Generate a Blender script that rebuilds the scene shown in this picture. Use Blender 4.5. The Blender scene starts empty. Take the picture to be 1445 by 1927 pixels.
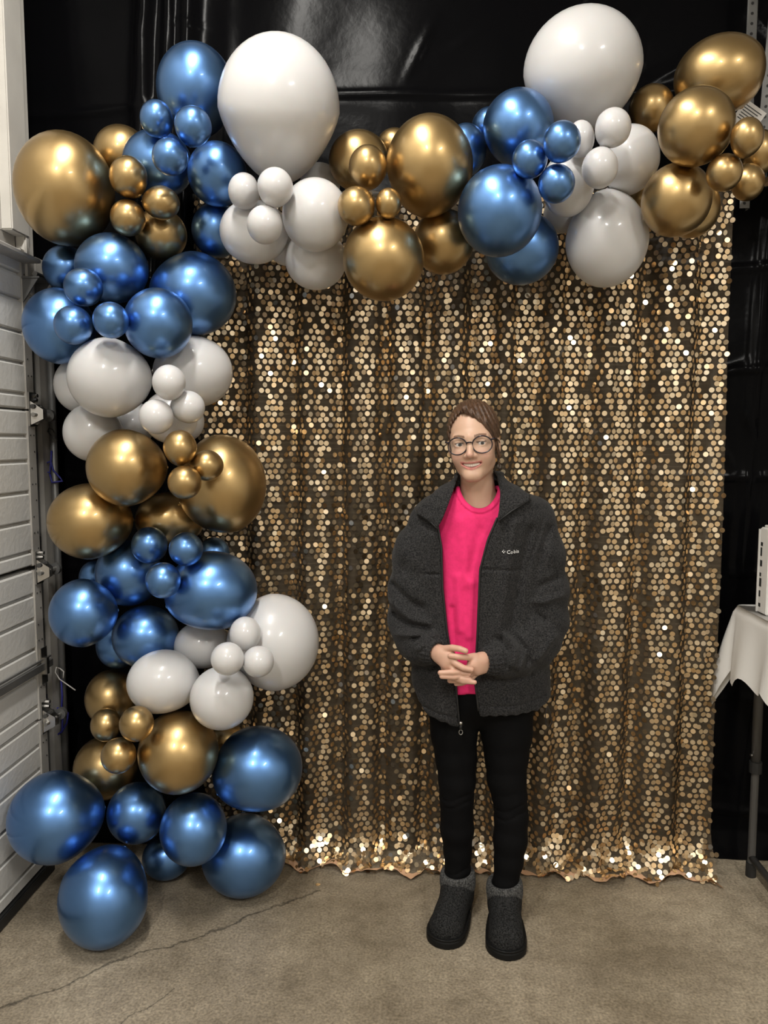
import bpy, bmesh, math, random
import numpy as np
from mathutils import Vector, Matrix, Euler

random.seed(7); rng = np.random.default_rng(7)
scn = bpy.context.scene
COL = scn.collection

# ------------------------------------------------------------------ camera
FPX = 1447.0; CXP, CYP = 722.5, 963.5; CAMH = 1.55
PITCH = math.atan(130 / FPX); YAW = math.radians(2.9)
cd = bpy.data.cameras.new('camera'); cam = bpy.data.objects.new('camera', cd); COL.objects.link(cam)
cam.location = (0, 0, CAMH); cam.rotation_euler = (math.pi / 2 - PITCH, 0, YAW)
cd.sensor_fit = 'VERTICAL'; cd.sensor_height = 36.0; cd.lens = FPX / 1927 * 36.0
cd.clip_start = 0.05; cd.clip_end = 60
scn.camera = cam
# ------------------------------------------------------------------ light and exposure
scn.view_settings.view_transform = 'Standard'; scn.view_settings.look = 'None'
scn.view_settings.exposure = 0.08; scn.view_settings.gamma = 1.0
scn.view_settings.use_curve_mapping = False
w = bpy.data.worlds.new('world'); scn.world = w; w.use_nodes = True
w.node_tree.nodes['Background'].inputs[0].default_value = (1, .96, .9, 1)
w.node_tree.nodes['Background'].inputs[1].default_value = 0.0
# the three strip lights whose reflections the balloons show: one over the garland, a pair behind the camera
LAMPS = [(-0.55, 1.05, 3.95, 70), (-0.55, -2.0, 3.95, 120), (2.4, -2.0, 3.95, 120)]
LAMP_NAMES = ('strip_light_over_garland_offscreen', 'strip_light_behind_camera_offscreen', 'strip_light_behind_right_offscreen')
for (x, y, z, pw), nm_ in zip(LAMPS, LAMP_NAMES):
    ld = bpy.data.lights.new(nm_, 'AREA'); ld.shape = 'RECTANGLE'; ld.size = .16; ld.size_y = 1.2
    ld.energy = pw; ld.color = (1.0, .965, .905)
    lo = bpy.data.objects.new(nm_, ld); COL.objects.link(lo); lo.location = (x, y, z)

def ray(px, py):
    u = (px - CXP) / FPX; v = (py - CYP) / FPX
    f = math.cos(PITCH) - math.sin(PITCH) * v; up = -math.sin(PITCH) - math.cos(PITCH) * v
    return np.array([u * math.cos(YAW) - f * math.sin(YAW), u * math.sin(YAW) + f * math.cos(YAW), up])
def W(px, py, Y):
    r = ray(px, py); return r * Y / r[1] + np.array([0, 0, CAMH])
def WX(px, py, X):
    r = ray(px, py); return r * X / r[0] + np.array([0, 0, CAMH])
def WZ(px, py, Z=0.0):
    r = ray(px, py); return r * (Z - CAMH) / r[2] + np.array([0, 0, CAMH])

# ------------------------------------------------------------------ helpers
def tag(o, label=None, cat=None, group=None, kind=None):
    if label: o['label'] = label
    if cat: o['category'] = cat
    if group: o['group'] = group
    if kind: o['kind'] = kind
    return o
def link(name, me, parent=None, mat=None):
    o = bpy.data.objects.new(name, me); COL.objects.link(o)
    if mat and me and not me.materials: me.materials.append(mat)
    if parent: o.parent = parent
    return o
def empty(name, loc=(0, 0, 0)):
    o = bpy.data.objects.new(name, None); COL.objects.link(o); o.location = loc; o.empty_display_size = .05
    return o
def mesh(name, v, f, mat, parent=None, smooth=True):
    me = bpy.data.meshes.new(name)
    me.from_pydata([tuple(map(float, p)) for p in v], [], [tuple(map(int, q)) for q in f]); me.validate()
    if smooth: me.polygons.foreach_set('use_smooth', [True] * len(me.polygons))
    me.update()
    return link(name, me, parent, mat)
def npmesh(name, V, Q, mat, parent=None):
    me = bpy.data.meshes.new(name); n = len(V); m = len(Q)
    me.vertices.add(n); me.vertices.foreach_set('co', np.asarray(V, np.float32).ravel())
    k = Q.shape[1]
    me.loops.add(m * k); me.loops.foreach_set('vertex_index', np.asarray(Q, np.int32).ravel())
    me.polygons.add(m); me.polygons.foreach_set('loop_start', np.arange(0, m * k, k, dtype=np.int32))
    me.polygons.foreach_set('use_smooth', np.ones(m, bool))
    me.update(calc_edges=True); me.validate()
    return link(name, me, parent, mat)
class MB:
    def __init__(s): s.v = []; s.f = []
    def box(s, a, b, R=None, c=None):
        n = len(s.v)
        for x in (a[0], b[0]):
            for y in (a[1], b[1]):
                for z in (a[2], b[2]):
                    p = Vector((x, y, z))
                    if R is not None: p = R @ (p - Vector(c)) + Vector(c)
                    s.v.append(tuple(p))
        for q in ((0, 1, 3, 2), (4, 6, 7, 5), (0, 4, 5, 1), (2, 3, 7, 6), (0, 2, 6, 4), (1, 5, 7, 3)): s.f.append([n + i for i in q])
        return s
    def tube(s, pts, r, n=10, cap=True):
        pts = [Vector(p) for p in pts]; rs = r if isinstance(r, (list, tuple)) else [r] * len(pts)
        base = len(s.v); prev = None
        for i, p in enumerate(pts):
            d = (pts[min(i + 1, len(pts) - 1)] - pts[max(i - 1, 0)]).normalized()
            if prev is None:
                u = d.cross(Vector((0, 0, 1))); u = u if u.length > .1 else d.cross(Vector((1, 0, 0)))
            else: u = prev - d * prev.dot(d)
            u.normalize(); prev = u; vv = d.cross(u)
            for k in range(n):
                a = 2 * math.pi * k / n; s.v.append(tuple(p + rs[i] * (math.cos(a) * u + math.sin(a) * vv)))
        for i in range(len(pts) - 1):
            for k in range(n):
                a = base + i * n + k; b = base + i * n + (k + 1) % n; s.f.append([a, b, b + n, a + n])
        if cap:
            s.f.append([base + k for k in range(n)][::-1]); e = base + (len(pts) - 1) * n; s.f.append([e + k for k in range(n)])
        return s
    def prism(s, poly, fr, to):          # poly of 3-D points extruded by vector (to-fr)
        n = len(s.v); d = Vector(to) - Vector(fr); m = len(poly)
        s.v += [tuple(Vector(p)) for p in poly] + [tuple(Vector(p) + d) for p in poly]
        s.f.append([n + i for i in range(m)][::-1]); s.f.append([n + m + i for i in range(m)])
        for i in range(m): s.f.append([n + i, n + (i + 1) % m, n + m + (i + 1) % m, n + m + i])
        return s
    def build(s, name, mat, parent=None, smooth=False, bevel=0):
        me = bpy.data.meshes.new(name); me.from_pydata(s.v, [], s.f)
        bm = bmesh.new(); bm.from_mesh(me); bmesh.ops.recalc_face_normals(bm, faces=bm.faces)
        if bevel: bmesh.ops.bevel(bm, geom=bm.edges[:], offset=bevel, segments=2, affect='EDGES', clamp_overlap=True)
        bm.to_mesh(me); bm.free()
        if smooth: me.polygons.foreach_set('use_smooth', [True] * len(me.polygons))
        me.update(); o = link(name, me, None, mat)
        if parent: own(o, parent)
        return o
def own(o, parent):                     # a mesh built in world coordinates becomes a child without moving
    o.parent = parent
    if parent.type == 'EMPTY': o.matrix_parent_inverse = Matrix.Translation(parent.location).inverted()
    return o
def adopt(o, part, root): return own(o, part)

# ------------------------------------------------------------------ materials
def M(name, col, rough=.5, metal=0., noise=None, bump=None, **kw):
    m = bpy.data.materials.new(name); m.use_nodes = True; nt = m.node_tree; b = nt.nodes['Principled BSDF']
    b.inputs['Base Color'].default_value = (*col, 1); b.inputs['Roughness'].default_value = rough; b.inputs['Metallic'].default_value = metal
    for k, v in kw.items(): b.inputs[k.replace('_', ' ')].default_value = v
    tc = nt.nodes.new('ShaderNodeTexCoord')
    if noise:                            # (scale, second colour, detail)
        n = nt.nodes.new('ShaderNodeTexNoise'); n.inputs['Scale'].default_value = noise[0]; n.inputs['Detail'].default_value = noise[2] if len(noise) > 2 else 4
        nt.links.new(tc.outputs['Object'], n.inputs['Vector'])
        r = nt.nodes.new('ShaderNodeValToRGB'); r.color_ramp.elements[0].position = .35; r.color_ramp.elements[1].position = .65
        r.color_ramp.elements[0].color = (*col, 1); r.color_ramp.elements[1].color = (*noise[1], 1)
        nt.links.new(n.outputs['Fac'], r.inputs['Fac']); nt.links.new(r.outputs['Color'], b.inputs['Base Color'])
    if bump:                             # (scale, strength, distance)
        n = nt.nodes.new('ShaderNodeTexNoise'); n.inputs['Scale'].default_value = bump[0]; n.inputs['Detail'].default_value = 5
        nt.links.new(tc.outputs['Object'], n.inputs['Vector'])
        bp = nt.nodes.new('ShaderNodeBump'); bp.inputs['Strength'].default_value = bump[1]; bp.inputs['Distance'].default_value = bump[2]
        nt.links.new(n.outputs['Fac'], bp.inputs['Height']); nt.links.new(bp.outputs['Normal'], b.inputs['Normal'])
    return m
mt = {}
mt['blue'] = M('chrome_blue', (.118, .258, .545), .36, 1.0, Coat_Weight=.35, Coat_Roughness=.10)
mt['gold'] = M('chrome_gold', (.47, .325, .145), .36, 1.0, Coat_Weight=.35, Coat_Roughness=.10)
mt['white'] = M('pearl_white', (.58, .575, .575), .36, 0, Coat_Weight=.45, Coat_Roughness=.12, Subsurface_Weight=.12, Subsurface_Scale=.03)
mt['plastic'] = M('black_plastic', (.0025, .0025, .003), .20, 0, bump=(7, .22, .01), Specular_IOR_Level=.04)
mt['paint'] = M('off_white_paint', (.62, .60, .555), .5, 0, noise=(6, (.56, .54, .50)), bump=(30, .12, .004))
mt['doorpaint'] = M('door_paint', (.60, .59, .56), .48, 0, bump=(55, .35, .004))
mt['steel'] = M('galvanised', (.20, .20, .195), .5, .6, noise=(14, (.15, .15, .147)))
mt['stile'] = M('stile_steel', (.52, .50, .46), .45, .3, noise=(10, (.45, .43, .40)))
mt['darksteel'] = M('grey_leg_paint', (.085, .083, .08), .42, .3)
mt['bright'] = M('zinc', (.46, .45, .43), .33, 1.0)
mt['black'] = M('black_rubber', (.012, .012, .012), .55)
mt['cloth'] = M('white_table_cloth', (.74, .73, .71), .7, 0, bump=(40, .15, .004))
mt['card'] = M('white_carton', (.72, .71, .69), .6, 0)
mt['print'] = M('black_print', (.015, .018, .02), .5); mt['teal'] = M('teal_print', (.08, .32, .33), .5)
mt['wood'] = M('particle_board', (.42, .29, .16), .6, 0, noise=(60, (.33, .22, .12)))
mt['ropeblue'] = M('blue_cord', (.018, .02, .20), .6)
mt['tie'] = M('white_cable_tie', (.6, .58, .55), .4)
mt['wall'] = M('grey_wall', (.66, .64, .60), .7); mt['ceil'] = M('ceiling_paint', (.6, .59, .57), .7)
mt['pane'] = M('ceil_housing', (.8, .8, .8), .5)

def floor_mat():
    m = bpy.data.materials.new('stained_concrete'); m.use_nodes = True; nt = m.node_tree; N = nt.nodes; L = nt.links; b = N['Principled BSDF']
    tc = N.new('ShaderNodeTexCoord')
    def noise(s, d, r=.6):
        n = N.new('ShaderNodeTexNoise'); n.inputs['Scale'].default_value = s; n.inputs['Detail'].default_value = d; n.inputs['Roughness'].default_value = r
        L.new(tc.outputs['Object'], n.inputs['Vector']); return n.outputs['Fac']
    def ramp(f, *st):
        r = N.new('ShaderNodeValToRGB'); e = r.color_ramp.elements
        while len(e) < len(st): e.new(.5)
        for q, (p, c) in zip(e, st): q.position = p; q.color = (*c, 1)
        L.new(f, r.inputs['Fac']); return r.outputs['Color']
    def mul(a, c, fac=1.0):
        x = N.new('ShaderNodeMix'); x.data_type = 'RGBA'; x.blend_type = 'MULTIPLY'; x.inputs['Factor'].default_value = fac
        L.new(a, x.inputs['A']); L.new(c, x.inputs['B']); return x.outputs['Result']
    base = ramp(noise(2.2, 8), (.3, (.205, .172, .128)), (.5, (.285, .243, .185)), (.72, (.40, .35, .272)))
    st = ramp(noise(1.3, 4, .5), (.36, (.60, .58, .54)), (.58, (1, 1, 1)))
    sp = ramp(noise(130, 2, .5), (.32, (.72, .70, .66)), (.5, (1, 1, 1)), (.70, (1.35, 1.33, 1.27)))
    mp = ramp(noise(17, 6, .7), (.3, (.74, .72, .68)), (.52, (1.0, .99, .96)), (.7, (1.16, 1.15, 1.12)))
    c = mul(mul(mul(base, st), sp), mp)
    # hairline cracks: distance to wobbling straight lines on the slab
    sep = N.new('ShaderNodeSeparateXYZ'); L.new(tc.outputs['Object'], sep.inputs[0])
    wob = noise(5, 6, .65)
    def ma(op, a, bb=None, cc=None):
        x = N.new('ShaderNodeMath'); x.operation = op
        for i, q in enumerate((a, bb, cc)):
            if q is None: continue
            if isinstance(q, (int, float)): x.inputs[i].default_value = q
            else: L.new(q, x.inputs[i])
        return x.outputs[0]
    for (x0, y0), (x1, y1), wd in (((-1.4, 1.76), (-.35, 2.53), .0035), ((-.86, 1.80), (-.70, 2.03), .0016), ((-.12, 1.6), (.02, 1.80), .0015)):
        dx, dy = x1 - x0, y1 - y0; ln = math.hypot(dx, dy); nx, ny = -dy / ln, dx / ln
        d = ma('ADD', ma('MULTIPLY', sep.outputs[0], nx), ma('MULTIPLY', sep.outputs[1], ny))
        d = ma('ADD', d, -(nx * x0 + ny * y0)); d = ma('ADD', d, ma('MULTIPLY', ma('ADD', wob, -.5), .13)); d = ma('ABSOLUTE', d)
        t = ma('ADD', ma('MULTIPLY', sep.outputs[0], dx / ln), ma('MULTIPLY', sep.outputs[1], dy / ln)); t = ma('ADD', t, -(dx * x0 + dy * y0) / ln)
        t = ma('ABSOLUTE', ma('ADD', t, -ln / 2)); t = ma('GREATER_THAN', t, ln / 2)
        d = ma('ADD', d, t)
        k = N.new('ShaderNodeMapRange'); k.inputs['From Min'].default_value = wd * .3; k.inputs['From Max'].default_value = wd * 2; k.inputs['To Min'].default_value = .38; k.inputs['To Max'].default_value = 1
        L.new(d, k.inputs['Value']); c = mul(c, k.outputs['Result'])
    L.new(c, b.inputs['Base Color'])
    rr = N.new('ShaderNodeMapRange'); rr.inputs['To Min'].default_value = .38; rr.inputs['To Max'].default_value = .62; L.new(noise(6, 5), rr.inputs['Value']); L.new(rr.outputs[0], b.inputs['Roughness'])
    bp = N.new('ShaderNodeBump'); bp.inputs['Strength'].default_value = .35; bp.inputs['Distance'].default_value = .004; L.new(noise(60, 5), bp.inputs['Height']); L.new(bp.outputs[0], b.inputs['Normal'])
    return m
mt['floor'] = floor_mat()

# ------------------------------------------------------------------ the room
XL, XR, YF, YB, ZC = -1.47, 4.2, -5.0, 2.86, 4.2
tag(MB().box((XL - .1, YF - .1, -.1), (XR + .1, YB + .1, 0)).build('floor', mt['floor']), 'stained brown grey concrete floor with hairline cracks', kind='structure')
tag(MB().box((XL - .1, YF - .1, ZC), (XR + .1, YB + .1, ZC + .1)).build('ceiling', mt['ceil']), kind='structure')
tag(MB().box((XL - .1, YB, 0), (XR + .1, YB + .1, ZC)).build('wall_back', mt['wall']), kind='structure')
tag(MB().box((XL - .1, YF - .1, 0), (XR + .1, YF, ZC)).build('wall_front', mt['wall']), kind='structure')
tag(MB().box((XR, YF, 0), (XR + .1, YB, ZC)).build('wall_right', mt['wall']), kind='structure')
wl = MB(); wl.box((XL - .1, YF, 0), (XL, YB, ZC)); wl.box((XL, YF, 2.24), (-1.37, 2.585, ZC))
tag(wl.build('wall_left', mt['paint']), 'off white painted wall above the garage door', kind='structure')
# white painted steel column beside the door head
c_ = MB(); c_.box((-1.372, 2.588, 2.05), (-1.335, 2.612, 2.25)); c_.box((-1.372, 2.50, 2.24), (-1.332, 2.612, ZC)); c_.box((-1.47, 2.612, 2.05), (-1.345, 2.66, ZC))
tag(c_.build('trim_1', mt['paint'], bevel=.004), 'off white painted steel column beside the garage door head', kind='structure')
t_ = MB(); t_.box((-1.42, 1.2, 2.150), (-1.285, 2.588, 2.163)); t_.box((-1.42, 1.2, 2.163), (-1.371, 2.588, 2.24))
tag(t_.build('trim_2', mt['stile'], bevel=.002), 'grey steel angle ledge over the top of the garage door', kind='structure')
for x, y, z, pw in LAMPS:
    e = empty('ceiling_light', (x, y, ZC)); tag(e, 'white strip light hanging under the ceiling', 'light', 'strip lights under the ceiling')
    MB().box((x - .1, y - .62, z + .012), (x + .1, y + .62, z + .07)).build('housing', mt['pane'], e)
    MB().tube([(x, y - .4, z + .07), (x, y - .4, ZC)], .006).build('hanger', mt['bright'], e)
    MB().tube([(x, y + .4, z + .07), (x, y + .4, ZC)], .006).build('hanger', mt['bright'], e)

# ------------------------------------------------------------------ garage door
door = empty('door_1', (-1.36, 1.9, 0)); tag(door, 'white ribbed sectional garage door with steel hinges and rollers', kind='structure')
XD = -1.345
ribs = [0, .089, .174, .28, .382, .485, .537]
for top in (2.199, 1.662, 1.115, .578):
    sec = MB().box((-1.385, 1.1, top - .535), (XD - .012, 2.56, top - .002)).build('door_section', mt['doorpaint'], door)
    for a, b in zip(ribs[:-1], ribs[1:]):
        z1, z0 = top - a - .003, top - b + .003
        if a == 0: z1 = top - .003
        m_ = MB(); pr = [(XD - .013, z0), (XD - .004, z0 + .002), (XD, z0 + .006), (XD, z1 - .007), (XD - .004, z1 - .002), (XD - .013, z1)]
        m_.prism([(x, 1.1, z) for x, z in pr], (0, 1.1, 0), (0, 2.56, 0))
        o = m_.build('panel', mt['doorpaint']); adopt(o, sec, door)
for top in (2.199, 1.662, 1.115, .578):
    m_ = MB(); m_.box((-1.385, 2.562, top - .535), (XD + .004, 2.614, top - .003))
    s_ = m_.build('end_stile', mt['stile'], door, bevel=.002)
    for k in range(9):
        for dy in (.016, .038):
            if (k + int(dy * 100)) % 3 == 0: continue
            z = top - .03 - k * .056
            o = MB().tube([(XD + .003, 2.562 + dy, z), (XD + .0055, 2.562 + dy, z)], .0028, 6).build('rivet', mt['black']); adopt(o, s_, door)
for z in (1.662, 1.115, .578):
    h = MB(); h.box((XD + .004, 2.572, z - .055), (XD + .008, 2.622, z + .06))
    h.prism([(XD + .008, 2.578, z - .05), (XD + .045, 2.59, z - .03), (XD + .045, 2.59, z + .002), (XD + .008, 2.578, z + .03)], (0, 0, 0), (0, .004, 0))
    h.prism([(XD + .008, 2.618, z - .05), (XD + .045, 2.612, z - .03), (XD + .045, 2.612, z + .002), (XD + .008, 2.618, z + .03)], (0, 0, 0), (0, .004, 0))
    hg = h.build('hinge', mt['bright'], door)
    o = MB().tube([(XD + .022, 2.565, z - .016), (XD + .022, 2.69, z - .016)], .0075, 10).build('roller_shaft', mt['bright']); adopt(o, hg, door)
    o = MB().tube([(XD + .022, 2.672, z - .016), (XD + .022, 2.69, z - .016)], .021, 18).build('roller', mt['steel']); adopt(o, hg, door)
    o = MB().tube([(XD + .018, 2.57, z + .012), (XD + .018, 2.628, z + .012)], .008, 10).build('pivot_pin', mt['darksteel']); adopt(o, hg, door)
    for dz in (.035, .05):
        o = MB().tube([(XD + .008, 2.6 + dz * .3, z + dz), (XD + .016, 2.6 + dz * .3, z + dz)], .007, 6).build('bolt', mt['bright']); adopt(o, hg, door)
tb = MB(); z = 2.09
tb.prism([(XD + .004, 2.565, z - .07), (XD + .06, 2.565, z + .01), (XD + .004, 2.565, z + .01)], (0, 0, 0), (0, .004, 0))
tb.box((XD + .004, 2.56, z + .008), (XD + .065, 2.65, z + .014)); tb.prism([(XD + .004, 2.645, z - .07), (XD + .06, 2.645, z + .01), (XD + .004, 2.645, z + .01)], (0, 0, 0), (0, .004, 0))
hg = tb.build('top_bracket', mt['steel'], door)
o = MB().tube([(XD + .04, 2.58, z + .026), (XD + .04, 2.73, z + .026)], .009, 10).build('roller_shaft', mt['bright']); adopt(o, hg, door)
lb = MB(); lb.box((XD + .004, 1.1, .752), (XD + .016, 2.65, .776)); lb.box((XD + .004, 1.1, .784), (XD + .010, 2.65, .79)); lb.build('lock_bar', mt['steel'], door)
lp = MB(); lp.box((XD + .004, 2.58, .70), (XD + .009, 2.622, .83)); lp.box((XD + .004, 2.592, .735), (XD + .022, 2.61, .795)); lp.build('lock_plate', mt['bright'], door)
MB().box((-1.39, 1.1, 0), (XD + .012, 2.615, .042)).build('bottom_seal', mt['black'], door, bevel=.004)
# vertical track and jamb
tr = MB(); tr.box((-1.40, 2.63, .004), (-1.366, 2.636, 2.14)); tr.box((-1.40, 2.636, .004), (-1.394, 2.69, 2.14)); tr.box((-1.372, 2.636, .004), (-1.366, 2.655, 2.14)); tr.box((-1.394, 2.684, .004), (-1.374, 2.69, 2.14))
e = empty('door_track', (-1.38, 2.66, 0)); tag(e, 'slim steel roller track standing beside the garage door edge', 'track')
tr.build('channel', mt['steel'], e)
for z in (.3, .62, .9, 1.2, 1.5, 1.85): MB().box((-1.394, 2.662, z - .02), (-1.364, 2.668, z + .02)).build('track_clip', mt['bright'], e)
jb = MB(); jb.box((-1.47, 2.70, 0), (-1.361, 2.757, 2.2))
tag(jb.build('trim_3', mt['stile']), 'grey painted steel jamb behind the door track', kind='structure')
jp = MB().tube([(-1.344, 2.748, 0), (-1.344, 2.748, 2.2)], .0125, 12)
e = jp.build('backdrop_upright', mt['steel'], smooth=True); tag(e, 'thin grey steel upright pole beside the garage door track', 'pole')
def cord(name, pts, r, mat, label, cat):
    o = MB().tube(pts, r, 8).build(name, mat, smooth=True); return tag(o, label, cat)
def ctr(p): return [tuple(q) for q in p]
Yc = 2.73
cord('cord', ctr([W(97, 848, Yc), W(96, 868, Yc), W(94, 890, Yc), W(74, 882, Yc), W(80, 874, Yc), W(96, 868, Yc), W(100, 885, Yc), W(112, 898, Yc), W(118, 905, Yc), W(98, 908, Yc), W(94, 892, Yc)]), .0035, mt['ropeblue'], 'knotted dark blue cord tied to the pole between the upper hinges', 'cord')
cord('cord', ctr([W(115, 1278, Yc), W(117, 1310, Yc), W(116, 1335, Yc), W(98, 1331, Yc), W(106, 1333, Yc), W(118, 1332, Yc), W(128, 1342, Yc), W(126, 1360, Yc), W(116, 1378, Yc), W(108, 1383, Yc), W(117, 1375, Yc), W(118, 1340, Yc)]), .0035, mt['ropeblue'], 'dark blue cord hanging from the cable tie near the lowest hinge', 'cord')
cord('cable_tie', ctr([W(142, 1299, Yc - .03), W(125, 1287, Yc - .03), W(112, 1278, Yc - .03), W(104, 1265, Yc - .03), W(106, 1256, Yc - .02), W(113, 1258, Yc), W(120, 1264, Yc - .03), W(119, 1276, Yc - .03)]), .0022, mt['tie'], 'loose white cable tie looped round the grey pole', 'cable tie')
cord('cable_tie', ctr([W(108, 830, Yc - .03), W(98, 822, Yc - .03), W(90, 812, Yc - .03), W(92, 806, Yc - .02), W(99, 808, Yc), W(103, 816, Yc - .03)]), .0022, mt['black'], 'black cable tie looped round the pole above the knotted cord', 'cable tie')

# ------------------------------------------------------------------ black plastic sheeting on the back wall
def sheet():
    xs = np.linspace(-1.465, 2.6, 270); zs = np.linspace(0.004, 3.6, 300)
    X, Z = np.meshgrid(xs, zs, indexing='ij'); Yp = np.full_like(X, 2.838)
    r = np.random.default_rng(3)
    for cx, w_, a in ((-1.02, .03, .035), (-.93, .02, .03), (-.86, .03, .03), (-.72, .03, .02), (1.32, .03, .03), (1.22, .02, .02), (1.45, .04, .03)):
        Yp -= 1.0 * a * np.exp(-((X - cx - .05 * (Z - 2.6)) / w_) ** 2) * (1 / (1 + np.exp(-(np.sin(Z * 1.3 + cx * 9) + .2) * 5)))
    for i in range(26):
        kx, kz = r.normal(0, 5), r.normal(0, 5); Yp += .0012 * np.sin(kx * X + kz * Z + r.uniform(0, 6.28))
    for zc, a in ((2.77, .016), (2.17, .014), (1.82, .016), (1.44, .016), (1.09, .014), (.62, .012), (.18, .02), (3.2, .014)):      # fold creases
        zz = Z - zc - .02 * np.sin(X * 3 + zc) - .03 * X * (.5 if zc > 2.5 else .2)
        Yp -= .5 * a * np.exp(-(zz / .010) ** 2) + .003 * np.exp(-(zz / .04) ** 2)
    for i in range(60):                                                            # crumples
        cx, cz, s = r.uniform(-1.2, 1.9), r.uniform(.1, 3.2), r.uniform(.02, .06); a = r.uniform(0, 3.14)
        u = (X - cx) * math.cos(a) + (Z - cz) * math.sin(a); v = -(X - cx) * math.sin(a) + (Z - cz) * math.cos(a)
        Yp -= r.uniform(.004, .012) * np.exp(-(u / (s * 2.5)) ** 2 - (v / (s * .3)) ** 2)
    Yp -= np.clip(.1 - Z, 0, 1) * .35
    Yp = np.clip(Yp, 2.80, 2.853)
    V = np.stack([X, Yp, Z], -1).reshape(-1, 3); n, m = X.shape
    i, j = np.meshgrid(np.arange(n - 1), np.arange(m - 1), indexing='ij'); a = (i * m + j).ravel()
    return npmesh('plastic_sheet', V, np.stack([a, a + m, a + m + 1, a + 1], 1), mt['plastic'])
tag(sheet(), 'creased glossy black plastic sheeting hung over the back wall', 'plastic sheet')
# ------------------------------------------------------------------ sequin backdrop curtain
CX0, CX1, CTOP, CLEN = -.80, 1.045, 2.415, 2.50
def net_mat():
    m = bpy.data.materials.new('sheer_net'); m.use_nodes = True; nt = m.node_tree; N = nt.nodes; L = nt.links; b = N['Principled BSDF']
    b.inputs['Base Color'].default_value = (.30, .23, .15, 1); b.inputs['Roughness'].default_value = .7
    tr = N.new('ShaderNodeBsdfTransparent'); mx = N.new('ShaderNodeMixShader')
    tc = N.new('ShaderNodeTexCoord'); wv = N.new('ShaderNodeTexWave'); wv.wave_type = 'BANDS'; wv.bands_direction = 'Z'; wv.inputs['Scale'].default_value = 15.3; wv.inputs['Distortion'].default_value = .6
    L.new(tc.outputs['Object'], wv.inputs['Vector'])
    r = N.new('ShaderNodeMapRange'); r.inputs['From Min'].default_value = .93; r.inputs['From Max'].default_value = 1; r.inputs['To Min'].default_value = .20; r.inputs['To Max'].default_value = .34
    L.new(wv.outputs['Fac'], r.inputs['Value']); L.new(r.outputs[0], mx.inputs[0])
    L.new(tr.outputs[0], mx.inputs[1]); L.new(b.outputs[0], mx.inputs[2]); L.new(mx.outputs[0], N['Material Output'].inputs['Surface'])
    return m
mt['net'] = net_mat()
def sequin_mat():
    m = M('gold_sequin', (.8, .6, .34), .27, 1.0); nt = m.node_tree; N = nt.nodes; L = nt.links
    g = N.new('ShaderNodeNewGeometry'); r = N.new('ShaderNodeValToRGB'); r.color_ramp.elements[0].color = (.72, .50, .27, 1); r.color_ramp.elements[1].color = (.95, .82, .61, 1)
    L.new(g.outputs['Random Per Island'], r.inputs[0]); L.new(r.outputs[0], N['Principled BSDF'].inputs['Base Color']); return m
mt['sequin'] = sequin_mat()
def curtain_surf(x, v):
    """x along the rail, v = cloth length below the rail -> world point arrays"""
    sag = .022 * np.sin(2 * np.pi * x / .185 + 1.4 * np.sin(x * 3.1 + .4) + .25 * v) + .010 * np.sin(2 * np.pi * x / .083 + 2.0 * np.sin(x * 4.3) + .5 * v) + .006 * np.sin(x * 23 + v * 4.1 + 1)
    L0 = 2.26; s = np.clip(v - L0, 0, None); th = np.clip(s / .24, 0, 1) * np.pi / 2 ; R = .153
    z = np.where(v < L0, CTOP - v, CTOP - L0 - R * np.sin(th))
    fwd = R * .62 * (1 - np.cos(th)) * (1 + .10 * np.sin(x * 9 + 2) + .05 * np.sin(x * 41))
    wr = np.clip(s / .2, 0, 1)
    z = z + wr * (.010 * np.sin(x * 31 + v * 40) + .007 * np.sin(x * 57 - v * 25) + .010)
    corner = np.clip((x - .90) / .145, 0, 1) ** 2 * wr
    y = 2.735 + sag * (1 - .3 * wr) - fwd - .05 * corner + wr * .012 * np.sin(x * 45 + v * 30)
    return x + .0 * v, y, np.maximum(z, .006)
cur = empty('sequin_curtain', (.12, 2.735, 0)); tag(cur, 'sheer curtain covered in round gold sequins, pooling on the concrete floor', 'curtain')
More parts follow.
